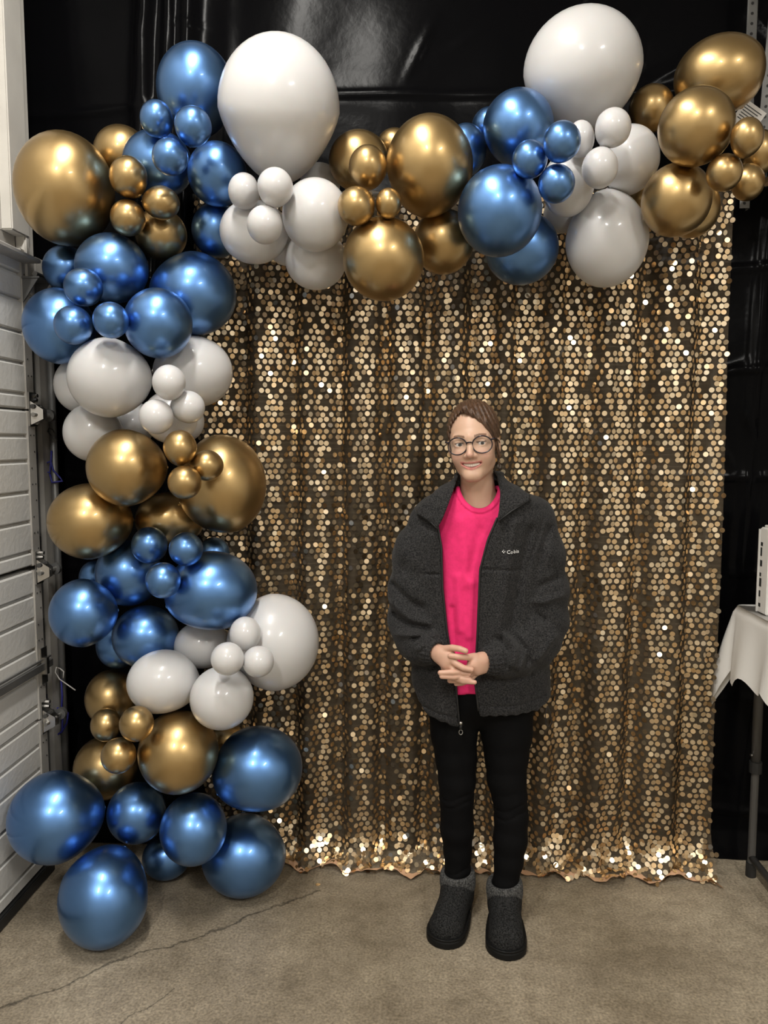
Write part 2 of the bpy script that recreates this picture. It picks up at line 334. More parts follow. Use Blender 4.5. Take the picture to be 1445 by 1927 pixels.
def cur_build():
    xs = np.linspace(CX0, CX1, 320); vs = np.linspace(0, CLEN, 330); X, V_ = np.meshgrid(xs, vs, indexing='ij')
    x, y, z = curtain_surf(X, V_); V = np.stack([x, y, z], -1).reshape(-1, 3); n, m = X.shape
    i, j = np.meshgrid(np.arange(n - 1), np.arange(m - 1), indexing='ij'); a = (i * m + j).ravel()
    own(npmesh('net_fabric', V, np.stack([a, a + m, a + m + 1, a + 1], 1), mt['net']), cur)
    hx = np.linspace(CX0, CX1 + .004, 420); hv_ = np.linspace(CLEN - .03, CLEN + .004, 10); X, V_ = np.meshgrid(hx, hv_, indexing='ij')
    x, y, z = curtain_surf(X, np.minimum(V_, CLEN)); w_ = (V_ - CLEN + .03) / .034
    z = z + .006 * np.abs(np.sin(X * 60 + 3 * np.sin(X * 9))) * w_ + .001; y = y - .006 * w_ + .003 * np.sin(X * 47) * w_ + .002; V = np.stack([x, y, np.maximum(z, .004)], -1).reshape(-1, 3); n, m = X.shape
    i, j = np.meshgrid(np.arange(n - 1), np.arange(m - 1), indexing='ij'); a = (i * m + j).ravel()
    own(npmesh('hem', V, np.stack([a, a + m, a + m + 1, a + 1], 1), M('peach_hem', (.62, .38, .23), .6)), cur)
    du, dv = .0218, .0203; pts = []
    nu, nv = int((CX1 - CX0) / du), int(CLEN / dv)
    U, Vv = np.meshgrid(np.arange(nu + 1), np.arange(nv), indexing='ij')
    u = CX0 + (U + .5 * (Vv % 2)) * du; v = .012 + Vv * dv
    keep = rng.random(u.shape) > .085
    u, v = u[keep], v[keep]
    ex_ = (v > 2.29) & (rng.random(len(v)) < .45); u = np.concatenate([u, u[ex_] + .011]); v = np.concatenate([v, v[ex_] + rng.normal(0, .008, ex_.sum())]); v = np.clip(v, 0, CLEN); n = len(u)
    u = u + rng.normal(0, .0022, n) + .0012 * np.sin(v * 60); v = v + rng.normal(0, .0014, n)
    stray = rng.random(n) < .12; u = u + stray * rng.normal(0, .006, n)
    e = 1e-3; p = np.stack(curtain_surf(u, v), -1)
    tu = np.stack(curtain_surf(u + e, v), -1) - p; tv = np.stack(curtain_surf(u, v + e), -1) - p
    nn = np.cross(tu, tv); nn /= np.linalg.norm(nn, axis=1)[:, None] + 1e-12
    nn *= np.where(nn[:, 1] > 0, -1, 1)[:, None]
    flat = np.abs(nn[:, 1]) < .1; nn[flat & (nn[:, 2] < 0)] *= -1
    big = rng.random(n) < .10
    a1 = rng.normal(.035, np.where(big, .30, .085)); a2 = rng.normal(0, np.where(big, .32, .10))
    h = np.cross(nn, [0, 0, 1.]); h /= np.linalg.norm(h, axis=1)[:, None] + 1e-9; d = np.cross(h, nn)     # h sideways, d up the cloth
    nn2 = nn - d * np.sin(a1)[:, None] + h * np.sin(a2)[:, None]; nn2 /= np.linalg.norm(nn2, axis=1)[:, None]
    t1 = np.cross(nn2, d); t1 /= np.linalg.norm(t1, axis=1)[:, None]; t2 = np.cross(t1, nn2)
    R = .0091
    c = p + nn * (.0025 + R * np.abs(np.sin(a2)) * .6 + R * np.abs(np.sin(a1)) * .5 + rng.random(n) * .003)[:, None]
    c[:, 2] = np.maximum(c[:, 2], .006)
    # the 300 that face the lens squarest and nearest, clear of the person and balloons
    rel = c - np.array([0, 0, CAMH]); dist = np.linalg.norm(rel, axis=1); face = np.abs((nn2 * rel).sum(1)) / dist / dist ** 2
    pxx = CXP + FPX * (c[:, 0] * math.cos(YAW) + c[:, 1] * math.sin(YAW)) / (c[:, 1] * math.cos(YAW))
    hid = ((c[:, 0] > -.16) & (c[:, 0] < .48) & (c[:, 2] < 1.75)) | (c[:, 2] > 2.0) | (c[:, 0] < -.36)
    score = np.where(hid, 0, face); pick = np.zeros(n, bool); pick[np.argsort(-score)[:300]] = True
    k = 11; an = np.arange(k) * 2 * np.pi / k; ring = np.stack([np.cos(an), np.sin(an)], 1) * R
    o = ~pick
    Vs = c[o][:, None] + ring[None, :, :1] * t1[o][:, None] + ring[None, :, 1:] * t2[o][:, None]
    m = o.sum(); q = npmesh('sequins', Vs.reshape(-1, 3), np.arange(m * k).reshape(m, k), mt['sequin']); own(q, cur); q['kind'] = 'stuff'
    me = bpy.data.meshes.new('sequin'); me.from_pydata([(a, b, 0) for a, b in ring], [], [list(range(k))]); me.materials.append(mt['sequin'])
    inv = Matrix.Translation(cur.location).inverted()
    for i in np.nonzero(pick)[0]:
        ob = bpy.data.objects.new('sequin', me); COL.objects.link(ob); ob.parent = cur; ob.matrix_parent_inverse = inv
        ob.matrix_basis = Matrix([[t1[i][r_], t2[i][r_], nn2[i][r_], c[i][r_]] for r_ in range(3)] + [[0, 0, 0, 1]])
    return me
seq_me = cur_build()
for k_, (px_, py_, lab) in enumerate(((598, 1665, 'loose copper sequin lying alone on the concrete near the curtain hem'),)):
    p = WZ(px_, py_); ob = link('loose_sequin', seq_me); ob.location = (p[0], p[1], .0012); tag(ob, lab, 'sequin')
# rail that carries the curtain
st_ = empty('backdrop_stand', (.12, 2.786, 0)); tag(st_, 'slim black backdrop stand carrying the sequin curtain behind the balloons', 'stand')
MB().tube([(CX0 - .02, 2.786, 2.42), (CX1 + .005, 2.786, 2.42)], .012, 12).build('crossbar', mt['black'], st_, smooth=True)
for x in (CX0 + .01, CX1 - .03):
    MB().tube([(x, 2.786, .004), (x, 2.786, 2.42)], .012, 12).build('upright', mt['black'], st_, smooth=True)

# ------------------------------------------------------------------ balloons: cluster, kind, x, y, z, half width, half height, image angle of the knot
BALL = '''
Ag b -1.117 2.420 2.335 0.160 0.180 -
Ag k -0.995 2.579 2.498 0.094 0.096 -
Ag m -0.885 2.344 2.343 0.059 0.065 60
Ag m -0.798 2.372 2.276 0.058 0.053 180
Ag m -0.900 2.368 2.232 0.055 0.057 -
Ag k -0.844 2.500 2.217 0.085 0.085 -
Ab b -0.728 2.524 2.668 0.125 0.154 70
Ab m -0.798 2.352 2.512 0.051 0.059 40
Ab m -0.656 2.240 2.444 0.054 0.060 100
Ab m -0.724 2.240 2.362 0.053 0.055 -
Ab k -0.842 2.481 2.428 0.113 0.111 -
Ab b -0.643 2.448 2.383 0.093 0.104 -
Ab k -0.676 2.552 2.241 0.083 0.092 -
B h -0.428 2.344 2.529 0.180 0.221 90
B m -0.528 2.308 2.285 0.047 0.056 40
B m -0.417 2.208 2.262 0.051 0.058 110
B m -0.452 2.228 2.167 0.051 0.057 -
B b -0.527 2.432 2.202 0.107 0.102 -
B b -0.319 2.318 2.217 0.098 0.111 -
B b -0.342 2.484 2.128 0.098 0.098 -
B k -0.448 2.575 2.192 0.066 0.065 -
B k -0.337 2.561 2.387 0.065 0.069 -
C b -0.203 2.467 2.421 0.094 0.099 -
C m -0.162 2.284 2.339 0.055 0.066 80
C m -0.192 2.237 2.217 0.053 0.057 -
C m -0.101 2.244 2.225 0.037 0.045 -
C b 0.015 2.364 2.365 0.129 0.156 100
C b -0.120 2.330 2.091 0.121 0.127 -
C k -0.096 2.560 2.503 0.056 0.055 -
C k 0.061 2.500 2.182 0.096 0.106 -
D k 0.128 2.505 2.461 0.066 0.086 -
D k 0.206 2.560 2.556 0.056 0.061 -
D b 0.277 2.389 2.481 0.106 0.118 100
D m 0.363 2.138 2.344 0.051 0.058 120
D m 0.288 2.200 2.323 0.049 0.055 -
D m 0.361 2.196 2.256 0.051 0.055 -
D b 0.219 2.316 2.219 0.123 0.136 -
D b 0.310 2.522 2.163 0.118 0.118 -
E h 0.474 2.454 2.669 0.181 0.192 85
E m 0.513 2.214 2.406 0.051 0.057 130
E m 0.485 2.232 2.308 0.051 0.059 -
E m 0.437 2.268 2.399 0.040 0.054 -
E b 0.614 2.423 2.394 0.091 0.107 100
E b 0.563 2.470 2.176 0.130 0.152 -90
E b 0.424 2.378 2.311 0.079 0.098 -
E k 0.447 2.575 2.285 0.065 0.065 -
F k 0.712 2.560 2.596 0.073 0.079 -
F b 0.897 2.500 2.665 0.144 0.126 60
F b 0.729 2.191 2.396 0.106 0.109 -
F m 0.829 2.104 2.333 0.045 0.053 110
F m 0.799 2.167 2.268 0.050 0.051 -
F m 1.017 2.558 2.367 0.055 0.060 -
F k 1.063 2.596 2.470 0.061 0.074 -
F b 0.722 2.318 2.244 0.104 0.108 -
F k 0.843 2.547 2.287 0.091 0.096 -
F k 0.688 2.560 2.323 0.044 0.047 -
G k -1.188 2.560 2.126 0.079 0.079 -
G b -0.976 2.420 2.094 0.118 0.111 -
G m -1.007 2.280 2.009 0.060 0.058 -
G m -1.029 2.252 1.895 0.059 0.058 -
G m -0.895 2.200 1.900 0.053 0.053 -
G b -0.743 2.501 2.029 0.141 0.137 180
G b -0.796 2.313 1.908 0.105 0.107 -
G b -1.167 2.456 1.923 0.121 0.123 0
H b -0.956 2.330 1.748 0.131 0.123 0
H b -0.747 2.496 1.780 0.130 0.117 180
H k -1.155 2.560 1.743 0.089 0.093 -
H b -1.064 2.449 1.583 0.100 0.095 0
H m -0.734 2.212 1.724 0.049 0.052 -
H m -0.698 2.268 1.656 0.052 0.049 180
H m -0.775 2.216 1.626 0.051 0.051 -
H k -0.787 2.378 1.630 0.086 0.083 -
H k -0.805 2.569 1.624 0.070 0.072 -
H k -1.009 2.611 1.611 0.088 0.088 -
I b -0.911 2.330 1.474 0.126 0.120 0
I b -0.651 2.465 1.415 0.145 0.162 160
I b -1.062 2.398 1.300 0.139 0.122 0
I b -0.849 2.533 1.293 0.118 0.093 -
I m -0.708 2.219 1.535 0.050 0.053 90
I m -0.643 2.262 1.483 0.051 0.047 180
I m -0.691 2.199 1.436 0.050 0.049 -
J m -0.870 2.392 1.225 0.059 0.059 -
J m -0.717 2.280 1.229 0.053 0.052 -
J m -0.776 2.240 1.140 0.054 0.054 -
J b -0.986 2.508 1.115 0.114 0.111 -
J b -0.671 2.382 1.081 0.149 0.128 160
J b -1.072 2.347 1.014 0.111 0.109 0
J b -0.925 2.484 0.904 0.114 0.105 -
J k -1.130 2.569 1.089 0.055 0.057 -
J k -1.061 2.583 0.847 0.078 0.082 -
J k -0.708 2.560 1.178 0.054 0.054 -
K b -0.494 2.482 0.892 0.153 0.162 180
K k -0.738 2.502 0.874 0.097 0.080 -
K b -0.819 2.345 0.795 0.118 0.103 20
K b -0.626 2.317 0.755 0.101 0.101 -
K m -0.546 2.306 0.963 0.049 0.054 -
K m -0.575 2.200 0.914 0.050 0.050 -
K m -0.492 2.240 0.895 0.048 0.048 -
L b -1.082 2.560 0.664 0.094 0.100 -
L m -1.045 2.424 0.620 0.053 0.056 -
L m -0.864 2.224 0.702 0.054 0.055 -
L m -0.929 2.240 0.594 0.056 0.056 -
L b -1.108 2.557 0.415 0.116 0.114 -
L b -0.774 2.336 0.569 0.130 0.135 -
L k -0.682 2.568 0.510 0.070 0.074 -
M b -0.540 2.421 0.481 0.150 0.145 150
M b -0.611 2.510 0.149 0.147 0.147 -90
M b -0.737 2.354 0.305 0.110 0.120 -
M b -0.948 2.417 0.322 0.101 0.104 -
M b -1.173 2.321 0.352 0.161 0.151 0
M b -0.984 2.228 0.164 0.145 0.162 -60
M k -0.905 2.576 0.082 0.089 0.085 -
'''
COLR = dict(Ag='gold', Ab='blue', B='white', C='gold', D='blue', E='white', F='gold', G='blue', H='white', I='gold', J='blue', K='white', L='gold', M='blue')
WHERE = dict(Ag='in the gold cluster by steel column', Ab='in the blue cluster above corner gold', B='under the tall egg-shaped white balloon',
             C='in the gold cluster over mid curtain', D='in the blue cluster of the arch', E='under the big round white balloon', F='in the gold cluster ending the arch',
             G='in the blue cluster below corner gold', H='in the white cluster by top hinge', I='in the gold cluster by knotted cord',
             J='in the blue cluster by middle hinge', K='in the white cluster overlapping the curtain', L='in the gold cluster above floor balloons', M='in the blue cluster on the floor')
ADJ = dict(gold='gold chrome', blue='blue chrome', white='pearl white')
SPECIAL = {71: 'pearl white balloon directly behind the white minis by the top hinge', 72: 'pearl white balloon by the curtain edge, deep behind the white minis', 73: 'pearl white balloon deep behind the round upper gold balloon',
           0: 'largest gold chrome balloon, bulging against the white steel column', 6: 'large blue chrome balloon topping the corner, beside the tall egg-shaped white one',
           13: 'tall egg-shaped pearl white balloon towering over its white cluster', 38: 'big round pearl white balloon topping the arch, above the mini white trio',
           26: 'largest gold chrome balloon over the middle of the curtain, above the lower gold one', 27: 'gold chrome balloon hanging lowest over the middle of the curtain',
           36: 'largest blue chrome balloon of the arch, touching its mini blue trio', 43: 'pearl white balloon hanging lowest over the curtain under the arch',
           47: 'largest gold chrome balloon at the free end of the arch, beside the perforated post', 48: 'gold chrome balloon just below the largest one at the arch end',
           32: 'blue chrome balloon at the top of the arch, touching the big round white one', 63: 'blue chrome balloon overlapping the garage door stile below the top bracket', 61: 'large dark blue chrome balloon beside the upper curtain edge',
           64: 'largest pearl white balloon of the column, below the upper blue minis', 65: 'pearl white balloon of the column overlapping the upper curtain edge', 74: 'round gold chrome balloon below the white column cluster, beside the gold minis',
           75: 'largest gold chrome balloon of the column, overlapping the curtain edge', 76: 'gold chrome balloon of the column closest to the garage door', 85: 'large blue chrome balloon of the column beside the curtain, below its blue minis',
           86: 'blue chrome balloon of the column nearest the middle door hinge', 87: 'blue chrome balloon hanging lowest in the lower blue column cluster', 91: 'largest pearl white balloon of the lower column, standing out over the curtain',
           94: 'pearl white balloon hanging lowest over the lowest gold cluster', 103: 'largest gold chrome balloon of the lowest gold cluster', 105: 'blue chrome balloon leaning on the curtain above the floor balloon at the hem',
           106: 'blue chrome balloon resting on the floor against the curtain hem', 109: 'blue chrome balloon pressed against the garage door above the floor', 110: 'large blue chrome balloon resting on the concrete in front of the cluster',
           107: 'blue chrome balloon between the two floor balloons, clear of the ground', 57: 'blue chrome balloon directly under the largest gold one by the column'}
def balloon(idx, cl, kind, c, rx, ry, rot):
    c = Vector(c); r_ = (c - Vector((0, 0, CAMH))).normalized()
    right = r_.cross(Vector((0, 0, 1))).normalized(); up = right.cross(r_).normalized()
    fw = Vector((-math.sin(YAW) * math.cos(PITCH), math.cos(YAW) * math.cos(PITCH), -math.sin(PITCH)))
    ct = r_.dot(fw); e_ = r_ - fw * ct; eu, ev = e_.dot(right), e_.dot(up); h2 = eu * eu + ev * ev + 1e-9     # sizes were read off axis: undo the lens stretch
    rx *= 1 - (1 - ct) * eu * eu / h2; ry *= 1 - (1 - ct) * ev * ev / h2
    rd = min(rx, ry) * .5 + .5 * math.sqrt(rx * ry)
    if rot == '-': k = Vector((random.uniform(-.25, .25), random.uniform(-.25, .25), 1)).normalized(); eg = .05
    else: a = math.radians(float(rot)); k = Vector((math.cos(a), -math.sin(a), .35)).normalized(); eg = .10
    if kind == 'h': eg = .20 if idx == 13 else .10; k = Vector((0, -1, .1)).normalized()
    if idx in (106, 110): c.z = ry * .985
    ex = k.orthogonal().normalized(); ey = k.cross(ex)
    nu, nv = (40, 26) if kind != 'm' else (32, 20); v = []; f = []
    for j in range(nv + 1):
        th = math.pi * j / nv; t = -math.cos(th); s = math.sin(th)                    # t=+1 at the knot
        tt = max(t, 0); s2 = s * (1 - eg * tt * (1.2 if t < .9 else 1.2)) ; t2 = t * (1 + .25 * eg * tt)
        for i in range(nu):
            a = 2 * math.pi * i / nu; p = k * t2 + (ex * math.cos(a) + ey * math.sin(a)) * s2
            if j in (0,) : p = k * t2
            v.append(p)
    # neck and rolled lip behind the knot
    prof = [(1.0 + .25 * eg + .0, .05), (1.0 + .25 * eg + .03, .035), (1.0 + .25 * eg + .05, .06), (1.0 + .25 * eg + .07, .03)]
    for (t2, s2) in prof:
        for i in range(nu): a = 2 * math.pi * i / nu; v.append(k * t2 + (ex * math.cos(a) + ey * math.sin(a)) * s2)
    rows_ = nv + 1 + len(prof)
    for j in range(rows_ - 1):
        if j == nv: continue
        for i in range(nu):
            a = j * nu + i; b = j * nu + (i + 1) % nu; f.append((a, b, b + nu, a + nu))
    V = [right * (p.x * rx) + up * (p.y * ry) + r_ * (p.z * rd) for p in v]
    if idx in (106, 110):                                                             # flattened where it sits on the floor
        for p in V:
            if p.z + c.z < .0015: p.z = .0015 - c.z
    me = bpy.data.meshes.new('balloon'); me.from_pydata([tuple(p) for p in V], [], f)
    bm = bmesh.new(); bm.from_mesh(me); bmesh.ops.remove_doubles(bm, verts=bm.verts, dist=1e-5); bmesh.ops.recalc_face_normals(bm, faces=bm.faces); bm.to_mesh(me); bm.free()
    me.polygons.foreach_set('use_smooth', [True] * len(me.polygons)); me.update()
    col = COLR[cl]
    o = link('mini_balloon' if kind == 'm' else 'balloon', me, None, mt[col]); o.location = c
    if idx in SPECIAL: tag(o, SPECIAL[idx], 'balloon', col + ' balloons of the garland')
    else:
        lv = LEVEL.get(idx, ''); lv = lv + ' ' if lv else ''
        nm = {'m': 'mini %s balloon of the trio', 'k': '%s balloon at the back', 'b': 'medium %s balloon'}[kind] % ADJ[col]
        tag(o, lv + nm + ' ' + WHERE[cl], 'balloon', {'m': 'mini', 'k': 'back', 'b': 'medium'}[kind] + ' ' + col + ' balloons ' + WHERE[cl])
ROWS = [l_.split() for l_ in BALL.strip().splitlines()]
LEVEL = {}                                # height order inside a cluster, where it tells look-alikes apart
for key in sorted({(q[0], q[1]) for q in ROWS}):
    it = sorted([(-float(q[4]), i) for i, q in enumerate(ROWS) if (q[0], q[1]) == key and i not in SPECIAL]); lev = []
    for z_, i in it:
        if lev and z_ - lev[-1][-1][0] < .03: lev[-1].append((z_, i))
        else: lev.append([(z_, i)])
    if not lev: continue
    nm = {1: [''], 2: ['upper', 'lower'], 3: ['topmost', 'middle', 'lowest'], 4: ['topmost', 'second highest', 'third highest', 'lowest']}[len(lev)]
    for n_, g in zip(nm, lev):
        for z_, i in g: LEVEL[i] = n_
        if len(g) == 2:
            a, b = sorted([i for _, i in g], key=lambda i: float(ROWS[i][2]))
            if float(ROWS[b][2]) - float(ROWS[a][2]) > .03: LEVEL[a] = ('door-side ' + n_).strip(); LEVEL[b] = ('table-side ' + n_).strip()
for i_, q in enumerate(ROWS):
    balloon(i_, q[0], q[1], tuple(map(float, q[2:5])), float(q[5]), float(q[6]), q[7])

# ------------------------------------------------------------------ adjustable folding table with a white cloth
TX0, TX1, TY0, TY1, TZ = 1.098, 2.9, 1.99, 2.72, .982
tb = empty('folding_table', (1.2, 2.3, 0)); tag(tb, 'tall grey legged folding table under a white cloth', 'table')
MB().box((TX0, TY0, TZ - .03), (TX1, TY1, TZ)).build('tabletop', mt['card'], tb, bevel=.008)
for lx in (1.183, 2.75):
    for ly in (2.70, 2.03):
        lg = MB().tube([(lx, ly, .40), (lx, ly, TZ - .03)], .0165, 14).build('leg', mt['darksteel'], tb, smooth=True)
        o = MB().tube([(lx, ly, .0), (lx, ly, .42)], .0135, 14).build('leg_extension', mt['darksteel']); adopt(o, lg, tb)
        o = MB().tube([(lx, ly, .385), (lx, ly, .425)], .0215, 14).build('collar', mt['black']); adopt(o, lg, tb)
        o = MB().tube([(lx - .016, ly - .005, .45), (lx - .022, ly - .006, .45)], .005, 8).build('snap_button', mt['bright']); adopt(o, lg, tb)
        o = MB().tube([(lx, ly, 0), (lx, ly, .05)], .018, 14).build('foot_cap', mt['black']); adopt(o, lg, tb)
    MB().tube([(lx, 2.70, .07), (lx, 2.03, .07)], .0125, 12).build('foot_bar', mt['darksteel'], tb, smooth=True)
    MB().tube([(lx, 2.70, .80), (lx, 2.03, .80)], .0125, 12).build('cross_bar', mt['darksteel'], tb, smooth=True)
def tcloth():
    per = []; n = 60; rr = .025
    cor = [(TX0, TY1, 135), (TX0, TY0, 225), (TX1, TY0, 315), (TX1, TY1, 45)]
    for ci in range(4):
        x, y, a0 = cor[ci]; ccx = x + (rr if x == TX0 else -rr); ccy = y + (rr if y == TY0 else -rr)
        for k in range(9):
            a = math.radians(a0 - 45 + 90 * k / 8); per.append((ccx + rr * math.cos(a), ccy + rr * math.sin(a), a, 1 - abs(k - 4) / 4))
        nx, ny, na0 = cor[(ci + 1) % 4]; a = math.radians(a0 + 45)
        p0 = per[-1]; nccx = nx + (rr if nx == TX0 else -rr); nccy = ny + (rr if ny == TY0 else -rr)
        p1 = (nccx + rr * math.cos(a), nccy + rr * math.sin(a))
        for k in range(1, 40): t = k / 40; per.append((p0[0] + (p1[0] - p0[0]) * t, p0[1] + (p1[1] - p0[1]) * t, a, max(0, 1 - min(t, 1 - t) * 6) * .25))
    m = len(per); v = []; f = []; rows_ = 14
    v.append(((TX0 + TX1) / 2, (TY0 + TY1) / 2, TZ + .003))
    for i, (x, y, a, cn) in enumerate(per): v.append((x, y, TZ + .003))
    for j in range(1, rows_ + 1):
        d = j / rows_
        for i, (x, y, a, cn) in enumerate(per):
            drop = .235 + .15 * cn + .015 * math.sin(i * .7); wv = .014 * math.sin(i * .55) * d
            out = .008 + .02 * d + .05 * cn * math.sin(d * 2.0) + wv
            v.append((x + math.cos(a) * out, y + math.sin(a) * min(out, .10), TZ + .003 - drop * d))
    for i in range(m): f.append((0, 1 + i, 1 + (i + 1) % m))
    for j in range(rows_):
        for i in range(m): a = 1 + j * m + i; b = 1 + j * m + (i + 1) % m; f.append((a, b, b + m, a + m))
    return mesh('tablecloth', v, f, mt['cloth'])
tag(tcloth(), 'white cloth draped over the tall folding table', 'tablecloth')
bx = empty('carton', (1.2, 2.45, TZ + .006)); tag(bx, 'white cardboard box with dark oval print standing on the table', 'box')
a_ = W(1428, 1158, 2.42); z0_ = TZ + .005; X0 = float(W(1429, 1050, 2.60)[0])
b_ = MB().box((X0, 2.535, z0_), (X0 + .40, 2.60, z0_ + .285)).build('body', mt['card'], bx, bevel=.003)
MB().box((X0 - .003, 2.601, z0_), (X0 + .40, 2.607, z0_ + .278)).build('flap', mt['card'], bx)
MB().box((X0 + .012, 2.533, z0_ + .285), (X0 + .40, 2.60, z0_ + .292)).build('lid', mt['card'], bx, bevel=.002)
def disc(cx, cy, cz, ry, rz, name, mat, dx):
    k = 24; return MB().prism([(cx + ry * math.cos(2 * math.pi * i / k), cy, cz + rz * math.sin(2 * math.pi * i / k)) for i in range(k)], (0, 0, 0), (0, dx, 0)).build(name, mat)
adopt(disc(X0 + .036, 2.5346, z0_ + .105, .026, .022, 'oval_print', mt['print'], -.0006), b_, bx)
adopt(disc(X0 + .036, 2.5346, z0_ + .118, .014, .010, 'oval_print', mt['teal'], -.0012), b_, bx)
for k in range(7): adopt(MB().box((X0 - .0012, 2.578 + .004 * (k % 2), z0_ + .02 + k * .034), (X0 - .0002, 2.592, z0_ + .02 + k * .034 + .012 + .008 * (k % 3))).build('edge_print', mt['print']), b_, bx)

# ------------------------------------------------------------------ overhead rack hung from the ceiling
rk = empty('hanging_rack', (1.15, 2.74, 2.3)); tag(rk, 'galvanised perforated steel rack hanging from the ceiling with a board shelf', 'rack')
def perforated(name, p0, p1, wd, dirw, nrm, th=.003):
    p0, p1, dirw, nrm = Vector(p0), Vector(p1), Vector(dirw).normalized(), Vector(nrm).normalized(); L_ = (p1 - p0).length; ax = (p1 - p0).normalized()
    m_ = MB(); m_.prism([p0, p0 + dirw * wd, p1 + dirw * wd, p1], (0, 0, 0), nrm * th); m_.prism([p0 + dirw * wd, p0 + dirw * (wd + th), p1 + dirw * (wd + th), p1 + dirw * wd], (0, 0, 0), -nrm * (wd * .9))
    o = m_.build(name, mt['steel'], rk)
    n_ = int(L_ / .032)
    for k in range(n_):
        c = p0 + ax * (.016 + k * .032) + dirw * wd * .5 + nrm * th
        q = [c + (dirw * math.cos(t) + ax * math.sin(t)) * .005 for t in np.arange(0, 6.28, .7)]
        h_ = MB().prism(q, (0, 0, 0), nrm * .0006).build('hole', mt['black']); own(h_, o)
pt = W(1405, 40, 2.74); perforated('post', (pt[0], 2.74, 2.34), (pt[0], 2.74, ZC), .031, (1, 0, 0), (0, -1, 0))
q0 = W(1421, 300, 2.64); q1 = W(1443, 60, 2.64); dq = (q1 - q0); q2 = q0 + dq * 2.6
perforated('brace', q0 - dq * .12, q2, .034, (1, 0, .1), (0, -1, 0))
perforated('post', (1.62, 2.40, 2.31), (1.62, 2.40, ZC), .031, (1, 0, 0), (0, -1, 0))
sh = W(1432, 345, 2.70); MB().box((sh[0], 2.40, sh[2] - .010), (2.2, 2.70, sh[2] + .008)).build('shelf_board', mt['wood'], rk, bevel=.002)
cb = empty('parcel', (1.3, 2.68, sh[2] + .01)); tag(cb, 'small white parcel with a printed paper label on the hanging rack', 'parcel')
pc = W(1409, 210, 2.60)
MB().box((pc[0] + .12, 2.615, sh[2] + .009), (pc[0] + .3, 2.69, pc[2] + .03)).build('body', mt['card'], cb, bevel=.003)
R_ = Matrix.Rotation(math.radians(35), 3, 'Y'); m_ = MB().box((pc[0] - .03, 2.606, pc[2] - .05), (pc[0] + .05, 2.609, pc[2] + .03), R_, tuple(pc)); lb_ = m_.build('paper_label', mt['card'], cb)
for k in range(6): own(MB().box((pc[0] - .02, 2.605, pc[2] + .015 - k * .009), (pc[0] + .04 - .008 * (k % 3), 2.6059, pc[2] + .0175 - k * .009), R_, tuple(pc)).build('printed_line', mt['print']), lb_)
# ================================================================== the person
# ---- signed distance helpers and naive surface nets on a rectilinear grid
def rcone(p, a, b, ra, rb):
    ax, ay, az = a; d = (b[0] - ax, b[1] - ay, b[2] - az); L2 = d[0] ** 2 + d[1] ** 2 + d[2] ** 2 + 1e-12
    x, y, z = p[0] - ax, p[1] - ay, p[2] - az
    t = np.clip((x * d[0] + y * d[1] + z * d[2]) / L2, 0, 1)
    return np.sqrt((x - t * d[0]) ** 2 + (y - t * d[1]) ** 2 + (z - t * d[2]) ** 2) - (ra + (rb - ra) * t)
def ell(p, c, r):
    x, y, z = (p[0] - c[0]), (p[1] - c[1]), (p[2] - c[2])
    k0 = np.sqrt((x / r[0]) ** 2 + (y / r[1]) ** 2 + (z / r[2]) ** 2); k1 = np.sqrt((x / r[0] ** 2) ** 2 + (y / r[1] ** 2) ** 2 + (z / r[2] ** 2) ** 2) + 1e-9
    return k0 * (k0 - 1) / k1
def smin(a, b, k):
    h = np.clip(.5 + .5 * (b - a) / k, 0, 1); return b * (1 - h) + a * h - k * h * (1 - h)
def smax(a, b, k): return -smin(-a, -b, k)
def poly_sd(x, z, P):                    # 2-D signed distance to a polygon
    d = np.full(np.broadcast(x, z).shape, 1e9); s = np.ones_like(d); n = len(P)
    for i in range(n):
        (ax, az), (bx_, bz) = P[i], P[i - 1]; ex, ez = bx_ - ax, bz - az; wx, wz = x - ax, z - az
        t = np.clip((wx * ex + wz * ez) / (ex * ex + ez * ez + 1e-12), 0, 1); d = np.minimum(d, (wx - ex * t) ** 2 + (wz - ez * t) ** 2)
        c1, c2, c3 = z >= az, z < bz, ex * wz > ez * wx
        s = np.where((c1 & c2 & c3) | (~c1 & ~c2 & ~c3), -s, s)
    return s * np.sqrt(d)
def line_d(x, z, P):
    d = np.full(np.broadcast(x, z).shape, 1e9)
    for (ax, az), (bx_, bz) in zip(P[:-1], P[1:]):
        ex, ez = bx_ - ax, bz - az; wx, wz = x - ax, z - az; t = np.clip((wx * ex + wz * ez) / (ex * ex + ez * ez + 1e-12), 0, 1)
        d = np.minimum(d, (wx - ex * t) ** 2 + (wz - ez * t) ** 2)
    return np.sqrt(d)
